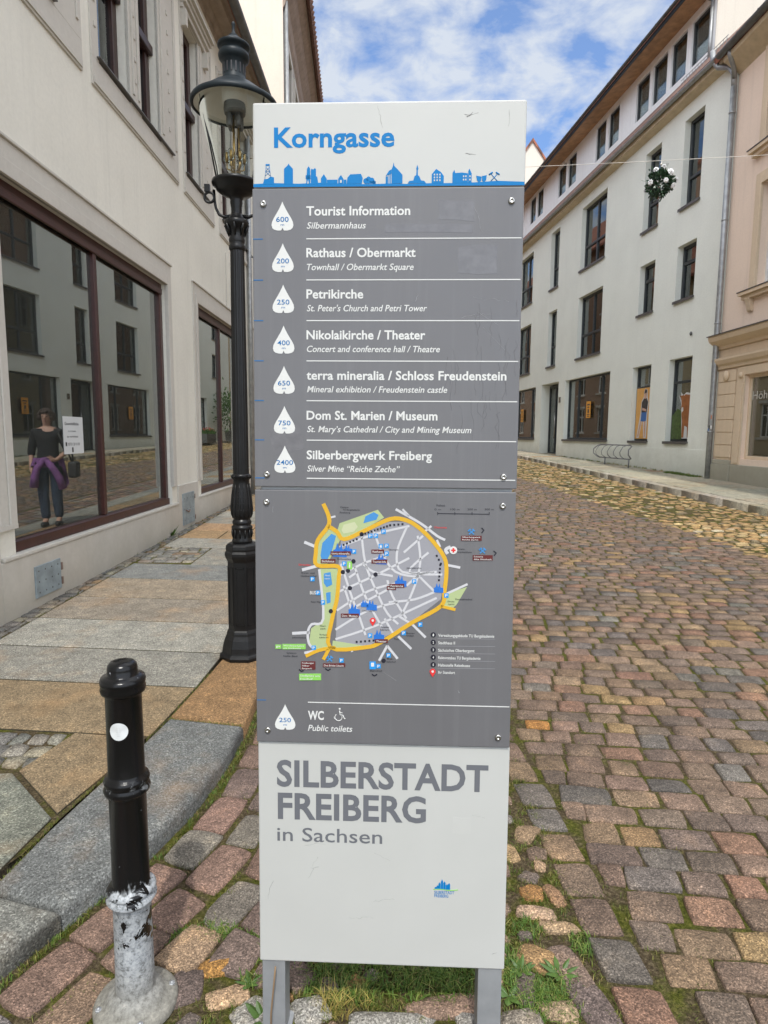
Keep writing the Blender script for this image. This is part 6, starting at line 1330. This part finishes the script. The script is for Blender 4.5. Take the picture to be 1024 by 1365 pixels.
skin('jeans', J, [('pelvis', 'w'), ('pelvis', 'tL'), ('tL', 'kL'), ('kL', 'aL'), ('pelvis', 'tR'), ('tR', 'kR'), ('kR', 'aR')], 'denim', body)
for sx, p in ((1, (.078, -.05, .03)), (-1, (-.082, .02, .03))): mb = MB(); mb.ball(p, (.046, .125, .04), 14, 8); mb.build('shoe', 'shoe', body)
# jacket knotted round the hips
mb = MB(); mb.smooth = True; n = 40; V = []
for j, (z, s_) in enumerate(((.925, 1.0), (.90, 1.08), (.86, 1.10), (.80, 1.13), (.72, 1.17), (.62, 1.22))):
    for k in range(n):
        a = 2*math.pi*k/n; wv_ = 1+.05*math.sin(7*a+j)*(j/3); front = max(0, -math.sin(a)); dz = -.10*j/5*math.sin(3*a)+.06*front*(j > 2)*(j-2)
        V.append((.178*s_*wv_*math.cos(a), .14*s_*wv_*math.sin(a), z+dz))
mb.add(V, [(j*n+k, j*n+(k+1) % n, (j+1)*n+(k+1) % n, (j+1)*n+k) for j in range(5) for k in range(n) if not (j > 2 and .62 < ((k+.5)/n) < .88)])
mb.tube([(.02, -.165, .89), (.09, -.19, .80), (.13, -.185, .68), (.15, -.17, .54)], [.035, .045, .05, .055], 10); mb.tube([(-.02, -.165, .89), (-.10, -.18, .78), (-.16, -.16, .66), (-.19, -.13, .52)], [.035, .045, .05, .055], 10); mb.ball((0, -.165, .895), (.055, .035, .045))
mb.build('jacket', 'purple', body)
bg_ = empty('shoulder_bag', (-1.03, 8.56, S_(0, 8.56)), R(-14)); tag(bg_, 'small dark shoulder bag at the woman\u2019s right hip', 'bag')
mb = MB(); mb.box(-.37, -.25, -.10, .12, .66, .88); mb.build('pouch', 'shoe', bg_, bevel=.03, seg=3)
mb = MB(); mb.tube([(-.29, .05, .87), (-.27, .10, 1.05), (-.18, .09, 1.25), (-.13, .0, 1.335), (-.17, -.09, 1.22), (-.27, -.10, 1.0), (-.30, -.05, .87)], .012, 6); mb.build('strap', 'shoe', bg_)

# ------------------------------------------------------------------ grass, moss and weeds
MAT['blade'] = M_attr('grass_blade', .6, .1, 40, 0.0, 40, blot=.1)
class Blades:
    def __init__(s): s.mb = MB()
    def blade(s, x, y, z, L, w, lean, az, col):
        d = Vector((math.cos(az), math.sin(az), 0)); n_ = Vector((-d.y, d.x, 0)); p = Vector((x, y, z)); V = []
        for t_, ww in ((0, 1), (.4, .9), (.75, .55), (1, .05)):
            c = p+Vector((0, 0, L*t_*(1-.35*lean*t_)))+d*(L*lean*t_*t_); V += [c-n_*w*ww, c+n_*w*ww]
        s.mb.tint = col; s.mb.add(V, [(0, 1, 3, 2), (2, 3, 5, 4), (4, 5, 7, 6)])
    def tuft(s, x, y, n, spread, L, pal, w=.0016, lean=.7, zf=G):
        for _ in range(n):
            a = random.uniform(0, 6.283); r_ = spread*math.sqrt(random.random()); px_, py_ = x+r_*math.cos(a), y+r_*math.sin(a)
            s.blade(px_, py_, zf(px_, py_)-.008, L*random.uniform(.5, 1.2), w*random.uniform(.7, 1.3), lean*random.uniform(.2, 1.4), random.uniform(0, 6.283), pick(pal))
GRN = [(3, (.055, .115, .015)), (3, (.085, .15, .022)), (2, (.13, .18, .03)), (1, (.20, .20, .06))]; DRY = [(3, (.32, .25, .07)), (2, (.24, .22, .05)), (2, (.12, .15, .03))]; MOSS = [(3, (.10, .12, .015)), (3, (.065, .095, .012)), (2, (.17, .165, .04)), (1, (.21, .16, .06))]
B = Blades()
for _ in range(170): B.tuft(random.uniform(-.19, .27), random.uniform(1.55, 1.80), 36, .035, .032, GRN, .0013, 1.0)
for _ in range(16): B.tuft(random.uniform(-.2, .25), random.uniform(1.52, 1.58), 16, .02, .028, GRN)
for x, y, n, sp in ((-.135, 1.515, 130, .04), (-.10, 1.49, 60, .03), (-.05, 1.53, 40, .03)): B.tuft(x, y, n, sp, .045, DRY, .0012, .9)
for x, y in ((.37, 1.60), (.34, 1.76), (.33, 1.84), (.36, 1.90), (.44, 1.76), (.60, 1.70), (.40, 1.57), (.43, 1.545), (.40, 1.52), (.46, 1.54), (.36, 1.66), (.335, 1.72), (.50, 1.57), (.345, 1.62), (.42, 1.50), (.49, 1.50)): B.tuft(x, y, 170, .045, .024, GRN, .0013, 1.1)
for k in range(26): t_ = k/25; B.tuft(-.62+.36*t_+random.uniform(-.02, .02), 1.72-.02*t_+.03*math.sin(5*t_)+random.uniform(-.025, .025), 60, .03, .017, GRN, .0013, 1.1)
for x, y in ((-.30, 1.80), (-.29, 1.68), (-.27, 1.63), (-.33, 1.70), (-.36, 1.58)): B.tuft(x, y, 34, .03, .032, GRN)
for _ in range(800):   # moss cushions between the rubble
    x, y = random.uniform(-.5, .62), random.uniform(1.45, 2.95)
    if RUBBLE(Vector((x, y))) : B.tuft(x, y, 24, .022, .017, MOSS, .0011, .9)
for _ in range(900):   # moss in the joints
    x, y = random.uniform(-.95, 1.1), random.uniform(1.35, 3.4)
    if x < kerb_x(y)+.02 or random.random() < (x-.4)*.9: continue
    B.tuft(x, y, 16, .03, .0135, MOSS, .001, .8)
y = 1.5
while y < 5.5:
    x = kerb_x(y)+.018; B.tuft(x+random.uniform(-.01, .012), y, 16, .014, .02, MOSS if random.random() < .7 else GRN, .0011, .8); y += .017
for y0, y1 in ((1.5, 3.6),):
    y = y0
    while y < y1: B.tuft(kin(y)+.008, y, 7, .006, .016, MOSS, .001, .8, S_); y += .02
for k in range(40): B.tuft(-1.05+.37*k/39, 2.965-.055*k/39, 7, .007, .016, MOSS, .001, .7, S_)
for _ in range(60): B.tuft(random.uniform(-2.72, -2.66), random.uniform(6.5, 12), 4, .02, .04, GRN, .002, .8, S_)
for _ in range(90):
    w = GB.world(random.uniform(.3, 9.7), random.uniform(.0, .07)); B.tuft(w.x, w.y, 9, .06, .07, DRY if random.random() < .6 else GRN, .005, .7, S2)
for _ in range(60): w = GB.world(random.uniform(.3, 1.7), random.uniform(.02, .22)); B.tuft(w.x, w.y, 20, .08, .06, GRN, .005, .7, S2)
tag(B.mb.build('grass', 'blade', recalc=False), kind='stuff')
MAT['weed'] = M_leaf('weed_leaf', (.035, .08, .012), (.09, .16, .03), .5)
def weed(x, y, n, L, w, label, zf=G, rise=.5):
    e = empty('weed_plant', (x, y, zf(x, y)-.005)); tag(e, label, 'weed', 'weeds sprouting between the stones'); mb = MB()
    for k in range(n):
        a = 6.283*k/n+random.uniform(-.3, .3); r_ = rise*random.uniform(.5, 1.3)
        leaf(mb, Vector((0, 0, 0)), Vector((math.cos(a), math.sin(a), r_)), L*random.uniform(.7, 1.15), w*random.uniform(.8, 1.2), Vector((0, 0, 1)))
    mb.build('leaves', 'weed', e, recalc=False)
weed(.395, 1.615, 11, .050, .007, 'green dandelion rosette beside the right post of the stele'); weed(.345, 1.535, 6, .045, .011, 'small broad-leaved weed low at the right post below the footer panel')
weed(-.36, 1.575, 7, .042, .008, 'broad-leaved weed beside the peach stone left of the stele'); weed(-.305, 1.47, 6, .055, .011, 'broad green leaves against the left post of the stele', rise=.9)
weed(.50, 1.60, 9, .06, .009, 'reddish-green weed between slanting stones right of the stele'); weed(-2.68, 7.9, 12, .16, .014, 'weed at the foot of the cream wall beside the service hatch', S_, 1.2)
weed(-.285, 1.66, 9, .05, .008, 'wiry little weed in the grass strip left of the stele', rise=1.2)
mb = MB(); mb.tube([(-.272, 1.405, -.01), (-.270, 1.403, .08), (-.262, 1.404, .16), (-.258, 1.406, .205)], .0022, 5); MAT['stem'] = M_plain('dry_brown_stem', (.20, .13, .07), .8); tag(mb.build('dry_stalk', 'stem'), 'dry brown stalk leaning against the left post of the stele', 'stalk')
